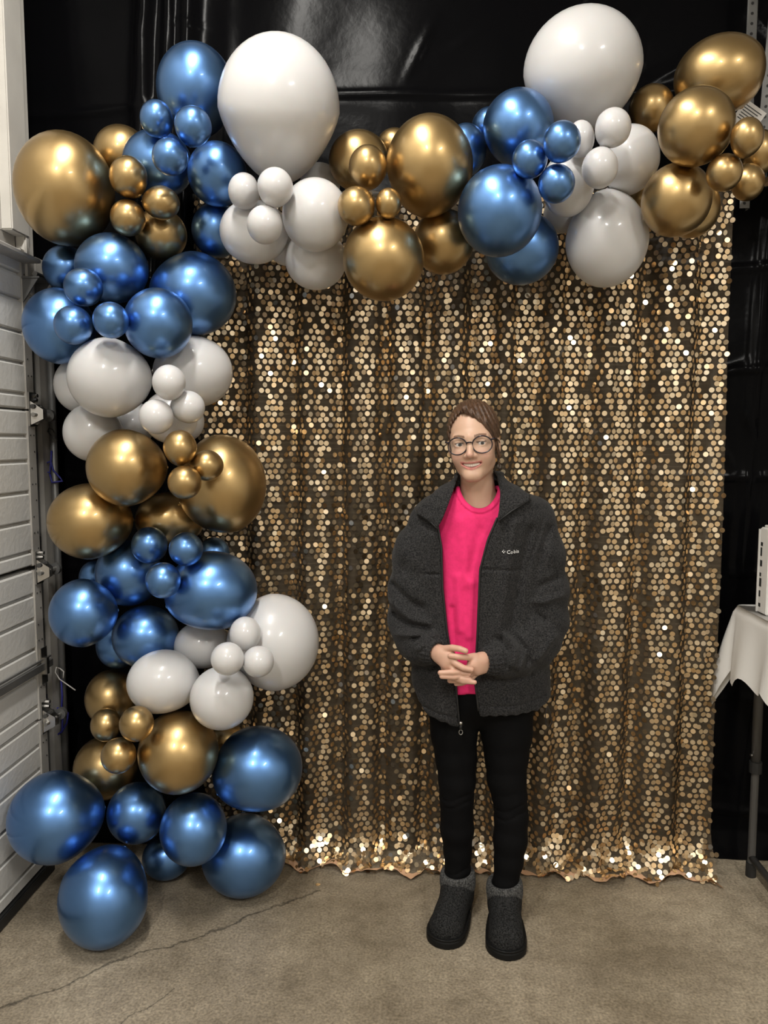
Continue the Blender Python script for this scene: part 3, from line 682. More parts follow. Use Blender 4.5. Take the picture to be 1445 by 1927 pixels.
def nets(f, xs, ys, zs, chunk=48):
    nx, ny, nz = len(xs), len(ys), len(zs); D = np.empty((nx, ny, nz), np.float32)
    for k in range(0, nz, chunk):
        zc = zs[k:k + chunk]; p = np.meshgrid(xs, ys, zc, indexing='ij'); D[:, :, k:k + chunk] = f(p)
    I = D < 0
    cnt = np.zeros((nx - 1, ny - 1, nz - 1), np.uint8)
    for a in (0, 1):
        for b in (0, 1):
            for c in (0, 1): cnt += I[a:nx - 1 + a, b:ny - 1 + b, c:nz - 1 + c]
    act = (cnt > 0) & (cnt < 8); idx = np.argwhere(act); vid = np.full(act.shape, -1, np.int64); vid[act] = np.arange(len(idx))
    acc = np.zeros((len(idx), 3)); n = np.zeros(len(idx)); G = (xs, ys, zs)
    offs = [(a, b, c) for a in (0, 1) for b in (0, 1) for c in (0, 1)]
    for o0 in offs:
        for axk in range(3):
            if o0[axk]: continue
            o1 = list(o0); o1[axk] = 1
            i0 = idx + np.array(o0); i1 = idx + np.array(o1)
            d0 = D[i0[:, 0], i0[:, 1], i0[:, 2]]; d1 = D[i1[:, 0], i1[:, 1], i1[:, 2]]; m = (d0 < 0) != (d1 < 0)
            t = np.where(m, d0 / np.where(m, d0 - d1, 1), 0)
            for q in range(3):
                a0 = G[q][i0[:, q]]; a1 = G[q][i1[:, q]]; acc[:, q] += np.where(m, a0 + (a1 - a0) * t, 0)
            n += m
    V = acc / n[:, None]; Q = []
    for axk in range(3):
        s0 = [slice(1, -1)] * 3; s0[axk] = slice(0, -1); s1 = list(s0); s1[axk] = slice(1, None)
        A, B_ = I[tuple(s0)], I[tuple(s1)]; e = np.argwhere(A != B_)
        if not len(e): continue
        st = A[A != B_]; base = e + 1; base[:, axk] -= 1
        u, v_ = [(1, 2), (2, 0), (0, 1)][axk]
        def cell(du, dv):
            c = base.copy(); c[:, u] -= du; c[:, v_] -= dv; return vid[c[:, 0], c[:, 1], c[:, 2]]
        q = np.stack([cell(1, 1), cell(0, 1), cell(0, 0), cell(1, 0)], 1); q[~st] = q[~st][:, ::-1]; Q.append(q)
    return V, np.concatenate(Q)
def axis(*seg):                           # (start, end, step) pieces joined into one axis
    out = [];
    for a, b, h in seg: out.append(np.arange(a, b, h))
    return np.concatenate(out)
def relax(V, Q, it=1, lam=.5):
    for _ in range(it):
        S = np.zeros_like(V); n = np.zeros(len(V))
        for a in range(4):
            for b in (1, 3): np.add.at(S, Q[:, a], V[Q[:, (a + b) % 4]]); np.add.at(n, Q[:, a], 1)
        V = V + lam * (S / np.maximum(n, 1)[:, None] - V)
    return V

per = empty('person', (.17, 2.40, 0))
tag(per, 'person in charcoal fleece jacket, pink shirt, black leggings and glasses, hands clasped', 'person')
def fleece():
    m = M('charcoal_fleece', (.030, .030, .031), .95, 0); nt = m.node_tree; N = nt.nodes; L = nt.links; b = N['Principled BSDF']
    tc = N.new('ShaderNodeTexCoord'); n = N.new('ShaderNodeTexNoise'); n.inputs['Scale'].default_value = 260; n.inputs['Detail'].default_value = 3; L.new(tc.outputs['Object'], n.inputs[0])
    r = N.new('ShaderNodeValToRGB'); r.color_ramp.elements[0].position = .35; r.color_ramp.elements[1].position = .7; r.color_ramp.elements[0].color = (.010, .010, .0105, 1); r.color_ramp.elements[1].color = (.044, .043, .043, 1)
    L.new(n.outputs[0], r.inputs[0]); L.new(r.outputs[0], b.inputs['Base Color'])
    bp = N.new('ShaderNodeBump'); bp.inputs['Strength'].default_value = .6; bp.inputs['Distance'].default_value = .003; L.new(n.outputs[0], bp.inputs['Height']); L.new(bp.outputs[0], b.inputs['Normal'])
    b.inputs['Specular IOR Level'].default_value = .1; b.inputs['Sheen Weight'].default_value = .06; b.inputs['Sheen Roughness'].default_value = .5
    return m
mt['fleece'] = fleece()
mt['pink'] = M('pink_cotton', (.80, .022, .16), .85, 0, noise=(60, (.72, .018, .135)), bump=(240, .25, .002))
mt['legging'] = M('black_jersey', (.0030, .0030, .0034), .8, 0, bump=(9, .3, .01), Specular_IOR_Level=.10)
mt['felt'] = M('charcoal_felt', (.006, .006, .006), .95, 0, noise=(240, (.030, .030, .030), 3), bump=(260, .6, .003), Specular_IOR_Level=.1)
mt['knit'] = M('grey_knit', (.012, .012, .012), .95, 0, noise=(200, (.085, .085, .083), 3), bump=(220, .8, .004))
mt['sole'] = M('black_sole', (.005, .005, .005), .55, Specular_IOR_Level=.2)
mt['zip'] = M('black_zip_tape', (.006, .006, .006), .6)
mt['thread'] = M('white_embroidery', (.75, .75, .75), .6)
mt['frame'] = M('dark_plum_acetate', (.012, .008, .014), .2)
mt['teeth'] = M('teeth', (.78, .72, .62), .3); mt['eyew'] = M('eye_white', (.62, .60, .58), .2); mt['iris'] = M('grey_iris', (.030, .036, .040), .2); mt['pupil'] = M('pupil', (.004, .004, .004), .1)
mt['mouth'] = M('mouth_inside', (.10, .02, .02), .6); mt['nail'] = M('nail', (.66, .38, .32), .3)
def hair_mat():
    m = M('brown_hair', (.075, .036, .019), .42, 0); nt = m.node_tree; N = nt.nodes; L = nt.links; b = N['Principled BSDF']
    tc = N.new('ShaderNodeTexCoord'); mp = N.new('ShaderNodeMapping'); mp.inputs['Scale'].default_value = (90, 14, 30); mp.inputs['Rotation'].default_value = (0, .5, 0)
    n = N.new('ShaderNodeTexNoise'); n.inputs['Scale'].default_value = 4; n.inputs['Detail'].default_value = 4; L.new(tc.outputs['Object'], mp.inputs[0]); L.new(mp.outputs[0], n.inputs[0])
    r = N.new('ShaderNodeValToRGB'); r.color_ramp.elements[0].position = .3; r.color_ramp.elements[1].position = .72; r.color_ramp.elements[0].color = (.024, .0115, .0065, 1); r.color_ramp.elements[1].color = (.13, .066, .034, 1)
    L.new(n.outputs[0], r.inputs[0]); L.new(r.outputs[0], b.inputs['Base Color'])
    bp = N.new('ShaderNodeBump'); bp.inputs['Strength'].default_value = .7; bp.inputs['Distance'].default_value = .004; L.new(n.outputs[0], bp.inputs['Height']); L.new(bp.outputs[0], b.inputs['Normal'])
    return m
mt['hair'] = hair_mat()
def skin_mat():
    m = M('skin', (.62, .40, .30), .48, 0, Subsurface_Weight=.18, Subsurface_Scale=.012); nt = m.node_tree; b = nt.nodes['Principled BSDF']
    a = nt.nodes.new('ShaderNodeVertexColor'); a.layer_name = 'tone'; nt.links.new(a.outputs['Color'], b.inputs['Base Color']); return m
mt['skin'] = skin_mat()
mt['lens'] = bpy.data.materials.new('spectacle_lens'); mt['lens'].use_nodes = True
nt_ = mt['lens'].node_tree; tr_ = nt_.nodes.new('ShaderNodeBsdfTransparent'); gl_ = nt_.nodes.new('ShaderNodeBsdfGlossy'); gl_.inputs['Roughness'].default_value = .03; mx_ = nt_.nodes.new('ShaderNodeMixShader'); mx_.inputs[0].default_value = .05
nt_.links.new(tr_.outputs[0], mx_.inputs[1]); nt_.links.new(gl_.outputs[0], mx_.inputs[2]); nt_.links.new(mx_.outputs[0], nt_.nodes['Material Output'].inputs['Surface'])

# ---- key points
HC = W(891, 834, 2.385)                                     # centre of the head at eye level
HR = Euler((0, math.radians(-4.5), math.radians(-11)), 'XYZ').to_matrix()     # head rolled, turned a little
HRn = np.array(HR)
def to_head(p):
    d = [p[i] - HC[i] for i in range(3)]; return [HRn[0][k] * d[0] + HRn[1][k] * d[1] + HRn[2][k] * d[2] for k in range(3)]
def from_head(q): return HRn @ np.array(q) + HC
def head_sd(p):
    h = to_head(p); x, y, z = h; ax = np.abs(x); s = [ax, y, z]
    f = ell(h, (0, .014, .034), (.0725, .092, .084))
    f = smin(f, ell(h, (0, -.024, -.022), (.062, .068, .083)), .03)
    f = smin(f, rcone(s, (.041, .006, -.060), (.011, -.066, -.096), .018, .0165), .03)
    f = smin(f, ell(h, (0, -.073, -.097), (.021, .017, .016)), .018)
    f = smin(f, ell(s, (.036, -.058, -.040), (.021, .021, .021)), .028)          # smiling cheeks
    f = smin(f, rcone(s, (.0, -.083, .017), (.042, -.066, .014), .010, .010), .02)   # brow
    f = smax(f, -ell(s, (.0335, -.096, -.003), (.019, .017, .0125)), .012)       # sockets
    nose = smin(rcone(h, (0, -.083, .006), (0, -.103, -.034), .0065, .0105), ell(s, (.0115, -.092, -.0385), (.0070, .0085, .0062)), .007)
    f = smin(f, nose, .010)
    f = np.minimum(f, ell(s, (.0315, -.0705, -.002), (.0142, .0142, .0142)) + 0 * f) if False else smin(f, ell(s, (.0335, -.0705, -.002), (.0150, .0135, .0135)), .005)
    # mouth: bent coordinates so that the corners lift
    zb = z + .0655 - 7.5 * x * x; yb = y + .078 - 9.0 * x * x
    hw = np.clip(1 - (ax / .0325) ** 2, 0, 1)
    up = np.sqrt((zb - .0070 * (.35 + .65 * hw)) ** 2 + (yb + .0065) ** 2 + np.clip(ax - .031, 0, 1) ** 2) - .0042 * (.3 + .7 * hw)
    lo = np.sqrt((zb + .0086 * (.3 + .7 * hw)) ** 2 + (yb + .0050) ** 2 + np.clip(ax - .027, 0, 1) ** 2) - .0052 * (.25 + .75 * hw)
    f = smin(f, up, .005); f = smin(f, lo, .006)
    f = smax(f, -ell([x, yb, zb + .0008], (0, -.010, 0), (.0310, .016, .0062)), .0015)
    f = smax(f, -(ell(s, (.0335, -.0860, -.0026), (.0140, .016, .0047))), .0012)         # lid slit
    ear = smax(ell(s, (.0735, .012, -.008), (.009, .019, .030)), -ell(s, (.083, .006, -.004), (.008, .011, .018)), .004)
    return smin(f, ear, .006)
NB = W(901, 948, 2.43)
SHL, SHR = W(812, 985, 2.43), W(1004, 982, 2.43)
ELL_, ELR = W(776, 1168, 2.41), W(1024, 1172, 2.41)
WRL, WRR = W(822, 1227, 2.275), W(914, 1245, 2.275)
PEL = W(905, 1290, 2.43)
# hands: chains of (px, py, depth, radius)
HAND = [
 # her hand reaching in from the garage side, on top
 [[(818, 1226, 2.275, .0225), (832, 1231, 2.252, .0225), (845, 1240, 2.236, .021)], [(826, 1236, 2.26, .019), (840, 1250, 2.238, .018)], [(830, 1226, 2.255, .018), (846, 1231, 2.238, .015)],
  [(836, 1222, 2.246, .0125), (851, 1219, 2.226, .0100), (865, 1221, 2.212, .0092), (876, 1225, 2.207, .0082)],
  [(846, 1238, 2.232, .0120), (858, 1249, 2.214, .0098), (872, 1257, 2.206, .0090), (887, 1260, 2.206, .0078)],
  [(842, 1248, 2.232, .0115), (856, 1261, 2.222, .0095), (870, 1266, 2.218, .0088), (882, 1268, 2.220, .0076)],
  [(838, 1254, 2.236, .0108), (852, 1270, 2.228, .0090), (868, 1277, 2.216, .0084), (884, 1279, 2.212, .0074)],
  [(836, 1258, 2.242, .0100), (850, 1275, 2.232, .0082), (870, 1282, 2.216, .0078), (893, 1284, 2.208, .0068)]],
 # her other hand, its fingers coming out below
 [[(919, 1244, 2.275, .0225), (905, 1245, 2.250, .0225), (892, 1250, 2.236, .021)], [(914, 1254, 2.262, .019), (898, 1260, 2.240, .018)], [(908, 1238, 2.256, .018), (892, 1240, 2.238, .015)],
  [(893, 1236, 2.238, .0120), (878, 1237, 2.222, .0098), (862, 1236, 2.213, .0090), (847, 1234, 2.214, .0078)],
  [(888, 1252, 2.228, .0118), (872, 1264, 2.222, .0096), (852, 1265, 2.212, .0088), (828, 1266, 2.214, .0074)],
  [(888, 1258, 2.230, .0112), (874, 1270, 2.224, .0092), (855, 1274, 2.214, .0086), (831, 1273, 2.214, .0072)],
  [(892, 1263, 2.238, .0106), (876, 1276, 2.236, .0090), (860, 1281, 2.234, .0084), (846, 1281, 2.236, .0072)],
  [(896, 1266, 2.244, .0098), (882, 1281, 2.244, .0082), (868, 1286, 2.242, .0076), (858, 1287, 2.244, .0066)]]]
def hand_sd(p, hd):
    f = None
    for ci, ch in enumerate(hd):
        g = None
        for a, b in zip(ch[:-1], ch[1:]):
            d = rcone(p, W(*a[:3]), W(*b[:3]), a[3], b[3]); g = d if g is None else np.minimum(g, d)
        f = g if f is None else (smin(f, g, .012) if ci < 3 else smin(f, g, .004))
    return f
ANL, ANR = W(861, 1672, 2.43), W(949, 1690, 2.385)
LEGL = [(852, 1330, 2.43, .080), (854, 1380, 2.43, .074), (858, 1425, 2.425, .066), (860, 1468, 2.42, .059), (859, 1500, 2.42, .0545), (860, 1560, 2.43, .0535), (861, 1600, 2.435, .0450), (861, 1640, 2.435, .0415), (861, 1672, 2.43, .0410)]
LEGR = [(954, 1330, 2.43, .086), (953, 1380, 2.425, .081), (953, 1420, 2.42, .070), (953, 1465, 2.41, .0615), (959, 1500, 2.405, .0550), (962, 1537, 2.40, .0535), (960, 1580, 2.395, .0535), (957, 1620, 2.39, .0455), (951, 1660, 2.385, .0390), (949, 1690, 2.385, .0385)]
BIG = 1.0
def cull(p, zlo, zhi, fn):
    z = p[2]; z0, z1 = z.min(), z.max()
    return fn() if (z1 > zlo and z0 < zhi) else np.full(z.shape, BIG)
def body_sd(p):
    f = cull(p, HC[2] - .2, 2, lambda: head_sd(p))
    def neck():
        a = from_head((0, .022, -.055)); g = rcone(p, a, NB, .050, .056)
        g = smin(g, rcone(p, W(850, 975, 2.44), W(955, 973, 2.44), .05, .05), .05); return g
    f = smin(f, cull(p, 1.2, 1.6, neck), .018)
    def torso():
        g = ell(p, W(904, 1060, 2.43), (.135, .09, .20)); g = smin(g, ell(p, W(905, 1200, 2.43), (.125, .085, .19)), .05)
        return smin(g, ell(p, PEL, (.13, .09, .12)), .05)
    f = smin(f, cull(p, .6, 1.6, torso), .04)
    def arms():
        g = None
        for s, e, w_ in ((SHL, ELL_, WRL), (SHR, ELR, WRR)):
            h = np.minimum(rcone(p, s, e, .045, .036), rcone(p, e, w_, .036, .024)); g = h if g is None else np.minimum(g, h)
        return g
    f = smin(f, cull(p, .75, 1.5, arms), .02)
    f = np.minimum(f, cull(p, .80, 1.02, lambda: smin(hand_sd(p, HAND[0]), BIG + 0 * p[2], .001)))
    f = np.minimum(f, cull(p, .80, 1.02, lambda: hand_sd(p, HAND[1])))
    def legs():
        g = None
        for ch in (LEGL, LEGR):
            for a, b in zip(ch[:-1], ch[1:]):
                d = rcone(p, W(*a[:3]), W(*b[:3]), a[3] - .012, b[3] - .012); g = d if g is None else np.minimum(g, d)
        for an, toe in ((ANL, TOEL), (ANR, TOER)): g = smin(g, rcone(p, (an[0], an[1] + .01, .07), toe, .032, .025), .02); g = smin(g, rcone(p, an, (an[0], an[1] + .01, .07), .030, .032), .01)
        return g
    f = smin(f, cull(p, 0, .95, legs), .02)
    return f
TOEL, TOER = (.080, 2.298, .048), (.262, 2.255, .048)
def build_body():
    hx, hy = HC[0], HC[1]
    xs = axis((-.12, .02, .007), (.02, .30, .0021), (.30, .46, .007)); ys = axis((2.17, 2.30, .0020), (2.30, 2.43, .0030), (2.43, 2.60, .006))
    ys = axis((2.17, 2.335, .0020), (2.335, 2.60, .0055))
    zs = axis((.005, .83, .008), (.83, .97, .0020), (.97, 1.40, .008), (1.40, 1.71, .0021))
    V, Q = nets(body_sd, xs, ys, zs); V = relax(V, Q, 1, .3)
    o = npmesh('body', V, Q, mt['skin']); own(o, per)
    # complexion: lips, cheeks, lids, knuckles
    d = V - HC; h = d @ HRn; x, y, z = h.T; ax = np.abs(x)
    C = np.tile(np.array([.56, .36, .255]), (len(V), 1))
    def mix(m, c): C[:] = C * (1 - m[:, None]) + np.array(c) * m[:, None]
    head = (z > -.16) & (y < .05)
    ck = np.exp(-((ax - .042) / .018) ** 2 - ((z + .036) / .018) ** 2) * (y < -.02); mix(.40 * ck, (.60, .29, .235))
    mix(.35 * np.exp(-(x / .014) ** 2 - ((z + .036) / .012) ** 2) * (y < -.07), (.60, .30, .25))
    zb = z + .0655 - 7.5 * x * x; hw = np.clip(1 - (ax / .0335) ** 2, 0, 1)
    lip = (y < -.055) & (zb < .0016 + .0085 * (.35 + .65 * hw)) & (zb > -.0142 * (.25 + .75 * hw)) & (ax < .033)
    C[lip] = (.54, .21, .18); C[lip & (np.abs(zb) < .0045 * hw) & (y > -.076)] = (.15, .03, .03)
    brow = np.abs(z - (.0180 + .0050 * np.sin((ax - .012) / .037 * 2.5))) ; bm_ = (brow < .0038) & (ax > .014) & (ax < .049) & (y < -.04)
    mix(.9 * bm_, (.16, .085, .05))
    lash = (np.abs(z - .0018) < .0021) & (np.abs(ax - .0335) < .0145) & (y < -.06); mix(.85 * lash, (.07, .04, .03))
    hand = (V[:, 2] < 1.0) & (V[:, 2] > .8); mix(.22 * hand, (.62, .30, .24))
    ca = o.data.color_attributes.new('tone', 'FLOAT_COLOR', 'POINT')
    if len(o.data.vertices) == len(C): ca.data.foreach_set('color', np.concatenate([C, np.ones((len(C), 1))], 1).astype(np.float32).ravel())
    return o
body = build_body()
def hv(q): return tuple(from_head(q))
def ball(name, c, r, mat, parent, n=16, sc=(1, 1, 1)):
    v = []; f = []
    for j in range(n // 2 + 1):
        th = math.pi * j / (n // 2)
        for i in range(n): a = 2 * math.pi * i / n; v.append(hv((c[0] + sc[0] * r * math.sin(th) * math.cos(a), c[1] + sc[1] * r * math.sin(th) * math.sin(a), c[2] + sc[2] * r * math.cos(th))))
    for j in range(n // 2):
        for i in range(n): a = j * n + i; b = j * n + (i + 1) % n; f.append((a, b, b + n, a + n))
    o = mesh(name, v, f, mat); own(o, parent); return o
for sx in (-1, 1):
    e_ = ball('eye', (sx * .0335, -.0695, -.002), .0128, mt['eyew'], per)
    ball('iris', (sx * .0335 + .0016, -.0757, -.0022), .0074, mt['iris'], e_, 16, (1, 1, 1)); ball('pupil', (sx * .0335 + .0020, -.0817, -.0022), .0031, mt['pupil'], e_, 12)
# teeth: a row of separate little tiles on an arc
tv = MB()
th_ = empty('none'); bpy.data.objects.remove(th_)
tr = None
for row, (zc, hh) in enumerate(((.0010, .0056),)):
    for k in range(-5, 6):
        x0, x1 = (k - .47) * .0060, (k + .47) * .0060
        def tp(x, z, dy): return hv((x, -.0795 + 9.0 * x * x + dy, -.0655 + 7.5 * x * x + z))
        hk = hh * (1 - .06 * abs(k)); m_ = MB(); q = [tp(x0, zc + hk, 0), tp(x1, zc + hk, 0), tp(x1, zc - hk, .0004), tp(x0, zc - hk, .0004)]
        m_.prism(q, (0, 0, 0), tuple(HRn @ np.array((0, .004, 0))))
        m_.build('tooth', mt['teeth'], per)
ball('nose_stud', (.0015, -.1005, -.0465), .0016, mt['bright'], per, 8)
# ---- hair
def hair_sd(p):
    h = to_head(p); x, y, z = h
    g = ell(h, (0, .018, .040), (.0815, .0985, .0965))
    g = smin(g, ell(h, (.0, .065, .005), (.066, .055, .075)), .03)
    g = smin(g, ell(h, (.0, .118, .03), (.034, .032, .034)), .012)                  # bun behind
    # face opening: what stays bare in front
    P = [(-.0655, -.09), (-.0665, .02), (-.058, .060), (-.034, .088), (-.014, .096), (.008, .092), (.028, .072), (.045, .046), (.058, .022), (.0660, -.005), (.069, -.03), (.068, -.09)]
    fc = poly_sd(x, z, P)
    cut = np.maximum(fc, y + .012 - np.clip(np.abs(x) - .055, 0, 1) * .6)
    g = smax(g, -cut, .006)
    g = np.maximum(g, -(z + .055 + .4 * np.clip(-y, -1, .1)))
    side = rcone(h, (.066, -.020, .015), (.0765, .0, -.045), .008, .0045); g = smin(g, side, .006)
    side = rcone(h, (-.066, -.014, .012), (-.071, .004, -.04), .007, .004); g = smin(g, side, .006)
    sweep = rcone(h, (-.010, -.062, .104), (.046, -.056, .058), .012, .010); sweep = np.minimum(sweep, rcone(h, (.046, -.056, .058), (.068, -.026, .012), .010, .008)); g = smin(g, sweep, .010)
    st = .0016 * np.sin((x * 1.2 + z * .5) * 420 + 4 * np.sin(y * 30)) * np.clip((z + .04) * 20, 0, 1)
    return g + st
c = HC
V, Q = nets(hair_sd, np.arange(c[0] - .12, c[0] + .12, .0021), np.arange(c[1] - .12, c[1] + .18, .0024), np.arange(c[2] - .10, c[2] + .15, .0021))
hair = own(npmesh('hair', relax(V, Q, 1, .3), Q, mt['hair']), per); hair['label'] = 'brown hair pulled back into a bun'
for k, (a, b_, c_) in enumerate((((.070, -.008, -.03), (.076, .012, -.062), (.070, .02, -.085)), ((-.068, .0, -.03), (-.074, .015, -.06), (-.066, .03, -.098)), ((-.064, .01, -.05), (-.070, .03, -.09), (-.055, .04, -.118)), ((.066, .0, -.04), (.072, .02, -.075), (.062, .03, -.105)))):
    own(MB().tube([hv(a), hv(b_), hv(c_)], [.0016, .0012, .0005], 6).build('loose_strand', mt['hair'], smooth=True), per)
# ---- glasses
gl = None
def rim(cx, cz):
    pts = []
    for k in range(36):
        a = 2 * math.pi * k / 36; ca, sa = math.cos(a), math.sin(a)
        x = cx + .0290 * ca; z = cz + .0250 * sa * (1.0 if sa > 0 else 1.02)
        pts.append((x, -.0965 + .9 * (abs(x) - .03) ** 2 * 6 + .06 * abs(x), z))
    return pts
gm = MB()
for sx in (-1, 1):
    r_ = rim(sx * .0368, -.0065); gm.tube([hv(q) for q in r_ + r_[:1]], .00195, 8, cap=False)
gm.tube([hv((-.0075, -.0985, .0015)), hv((0, -.1005, .003)), hv((.0075, -.0985, .0015))], .0021, 8)
glasses = own(gm.build('glasses_frame', mt['frame'], smooth=True), per); glasses['label'] = 'dark round framed glasses'
for sx in (-1, 1):
    own(MB().tube([hv((sx * .0640, -.0865, .006)), hv((sx * .0725, -.082, .009)), hv((sx * .0760, -.06, .007)), hv((sx * .0775, .0, .002)), hv((sx * .0780, .02, -.006))], [.0028, .0028, .0022, .002, .002], 8).build('temple', mt['frame'], smooth=True), glasses)
    own(mesh('lens', [hv(q) for q in rim(sx * .0368, -.0065)], [list(range(36))], mt['lens']), glasses)

# ---- shared torso outline for shirt and jacket: image row, left, right, depth half-thickness
TOR = [(896, 868, 936, .058), (906, 858, 946, .066), (918, 836, 968, .080), (930, 813, 999, .092), (945, 796, 1022, .102), (970, 787, 1030, .112), (1020, 786, 1029, .118), (1100, 784, 1030, .122), (1200, 778, 1032, .126), (1260, 774, 1034, .130), (1320, 775, 1036, .130), (1400, 780, 1032, .128)]
TZs = []; TA = []; TC = []; TB = []
TCY = 2.425
for y_, l_, r_, b_ in TOR[::-1]:
    a = W(l_, y_, TCY); b = W(r_, y_, TCY); TZs.append((a[2] + b[2]) / 2); TA.append((b[0] - a[0]) / 2); TC.append((a[0] + b[0]) / 2); TB.append(b_)
def tor(z): return np.interp(z, TZs, TC), np.interp(z, TZs, TA), np.interp(z, TZs, TB)
def torso_sd(p, off=0.):
    cx, A, B_ = tor(p[2]); A = A + off; B_ = B_ + off
    e = 2.4
    k = ((np.abs(p[0] - cx) / A) ** e + (np.abs(p[1] - TCY) / B_) ** e) ** (1 / e)
    f = (k - 1) * np.minimum(A, B_) * .95
    return np.maximum(f, p[2] - (TZs[-1] + off))
def front_y(x, z, off=0.):
    cx, A, B_ = tor(z); k = min(abs(x - cx) / (A + off), .999); return TCY - (B_ + off) * (1 - k ** 2.4) ** (1 / 2.4)
YFR = 2.305
def pl(P, Y=YFR): return [(W(a, b, Y)[0], W(a, b, Y)[2]) for a, b in P]
EL = pl([(858, 880), (858, 903), (848, 930), (835, 960), (823, 990), (830, 1031), (832, 1109), (840, 1187), (857, 1290), (864, 1372), (866, 1420)]); ER = pl([(938, 880), (940, 900), (944, 925), (943, 950), (937, 975), (919, 1016), (904, 1072), (899, 1187), (894, 1280), (902, 1345), (904, 1420)])
def edge(E_, z): q = E_[::-1]; return np.interp(z, [a[1] for a in q], [a[0] for a in q])
FLL = pl([(866, 896), (848, 906), (808, 936), (783, 961), (786, 971), (812, 985), (823, 996), (834, 975), (846, 945), (856, 920)]); FLR = pl([(933, 886), (950, 890), (976, 911), (1001, 934), (997, 943), (962, 962), (937, 980), (940, 952), (943, 925), (940, 900)])
HEM = pl([(740, 1290), (776, 1304), (799, 1344), (830, 1354), (863, 1365), (882, 1352), (902, 1342), (960, 1341), (1014, 1337), (1037, 1326), (1080, 1320)], 2.33)
SEAM = [pl([(787, 1084), (826, 1083)]), pl([(905, 1072), (980, 1074)]), pl([(1036, 955), (1018, 1010), (996, 1065), (975, 1130)]), pl([(778, 985), (782, 1060), (800, 1130)]), pl([(906, 1328), (960, 1329), (1030, 1318)]), pl([(1000, 1262), (1006, 1300)]), pl([(790, 1335), (860, 1352)]), pl([(846, 1100), (855, 1250), (856, 1350)]), pl([(912, 1080), (905, 1180), (902, 1330)])]
FOLD = [(pl([(969, 985), (952, 1090), (938, 1190)]), .016, .011), (pl([(812, 1010), (806, 1120), (815, 1230)]), .014, .009), (pl([(1000, 1000), (975, 1110), (965, 1180)]), .013, -.009), (pl([(795, 1000), (792, 1100)]), .012, .008), (pl([(985, 1290), (970, 1335)]), .02, .006), (pl([(815, 1270), (825, 1350)]), .018, .008)]
def sleeve(p, P, ph):
    """P: chain of (px, py, depth, radius); wrinkles run round the arm, deeper near the elbow and wrist"""
    f = None; n = len(P) - 1
    for i in range(n):
        a, b = W(*P[i][:3]), W(*P[i + 1][:3]); d = rcone(p, a, b, P[i][3], P[i + 1][3]); f = d if f is None else smin(f, d, .03)
    return f
SLL = [(812, 978, 2.43, .066), (787, 1040, 2.42, .074), (779, 1110, 2.415, .076), (780, 1170, 2.405, .078), (788, 1203, 2.37, .068), (796, 1215, 2.33, .054), (802, 1218, 2.308, .044)]
SLR = [(1003, 974, 2.43, .066), (1014, 1040, 2.42, .074), (1020, 1110, 2.415, .077), (1016, 1168, 2.405, .083), (1000, 1206, 2.37, .080), (968, 1229, 2.325, .064), (950, 1238, 2.300, .052), (943, 1240, 2.292, .045)]
WR = [  # fold strokes on the sleeves: polyline in the picture plane, width, depth
 (pl([(740, 1110), (775, 1140), (800, 1150)]), .012, -.010), (pl([(738, 1140), (770, 1165), (812, 1172)]), .012, .010), (pl([(742, 1165), (775, 1180), (806, 1186)]), .010, -.012), (pl([(750, 1195), (780, 1190), (815, 1196)]), .010, .010), (pl([(778, 1200), (800, 1192), (822, 1206)]), .007, -.010), (pl([(775, 1000), (762, 1080)]), .012, -.006), (pl([(786, 1215), (800, 1205)]), .008, .008),
 (pl([(1052, 1095), (1010, 1110), (978, 1135)]), .012, -.010), (pl([(1060, 1125), (1020, 1135), (980, 1135)]), .010, .010), (pl([(1040, 1000), (1010, 1080), (985, 1120)]), .012, -.010), (pl([(1025, 1170), (1000, 1150), (978, 1140)]), .010, -.011), (pl([(962, 1190), (985, 1215), (990, 1240)]), .010, -.011), (pl([(948, 1190), (965, 1210), (962, 1240)]), .010, .012), (pl([(936, 1196), (950, 1215), (945, 1245)]), .007, -.010), (pl([(1040, 1200), (1010, 1235)]), .012, .008), (pl([(972, 1250), (985, 1225)]), .008, .008)]
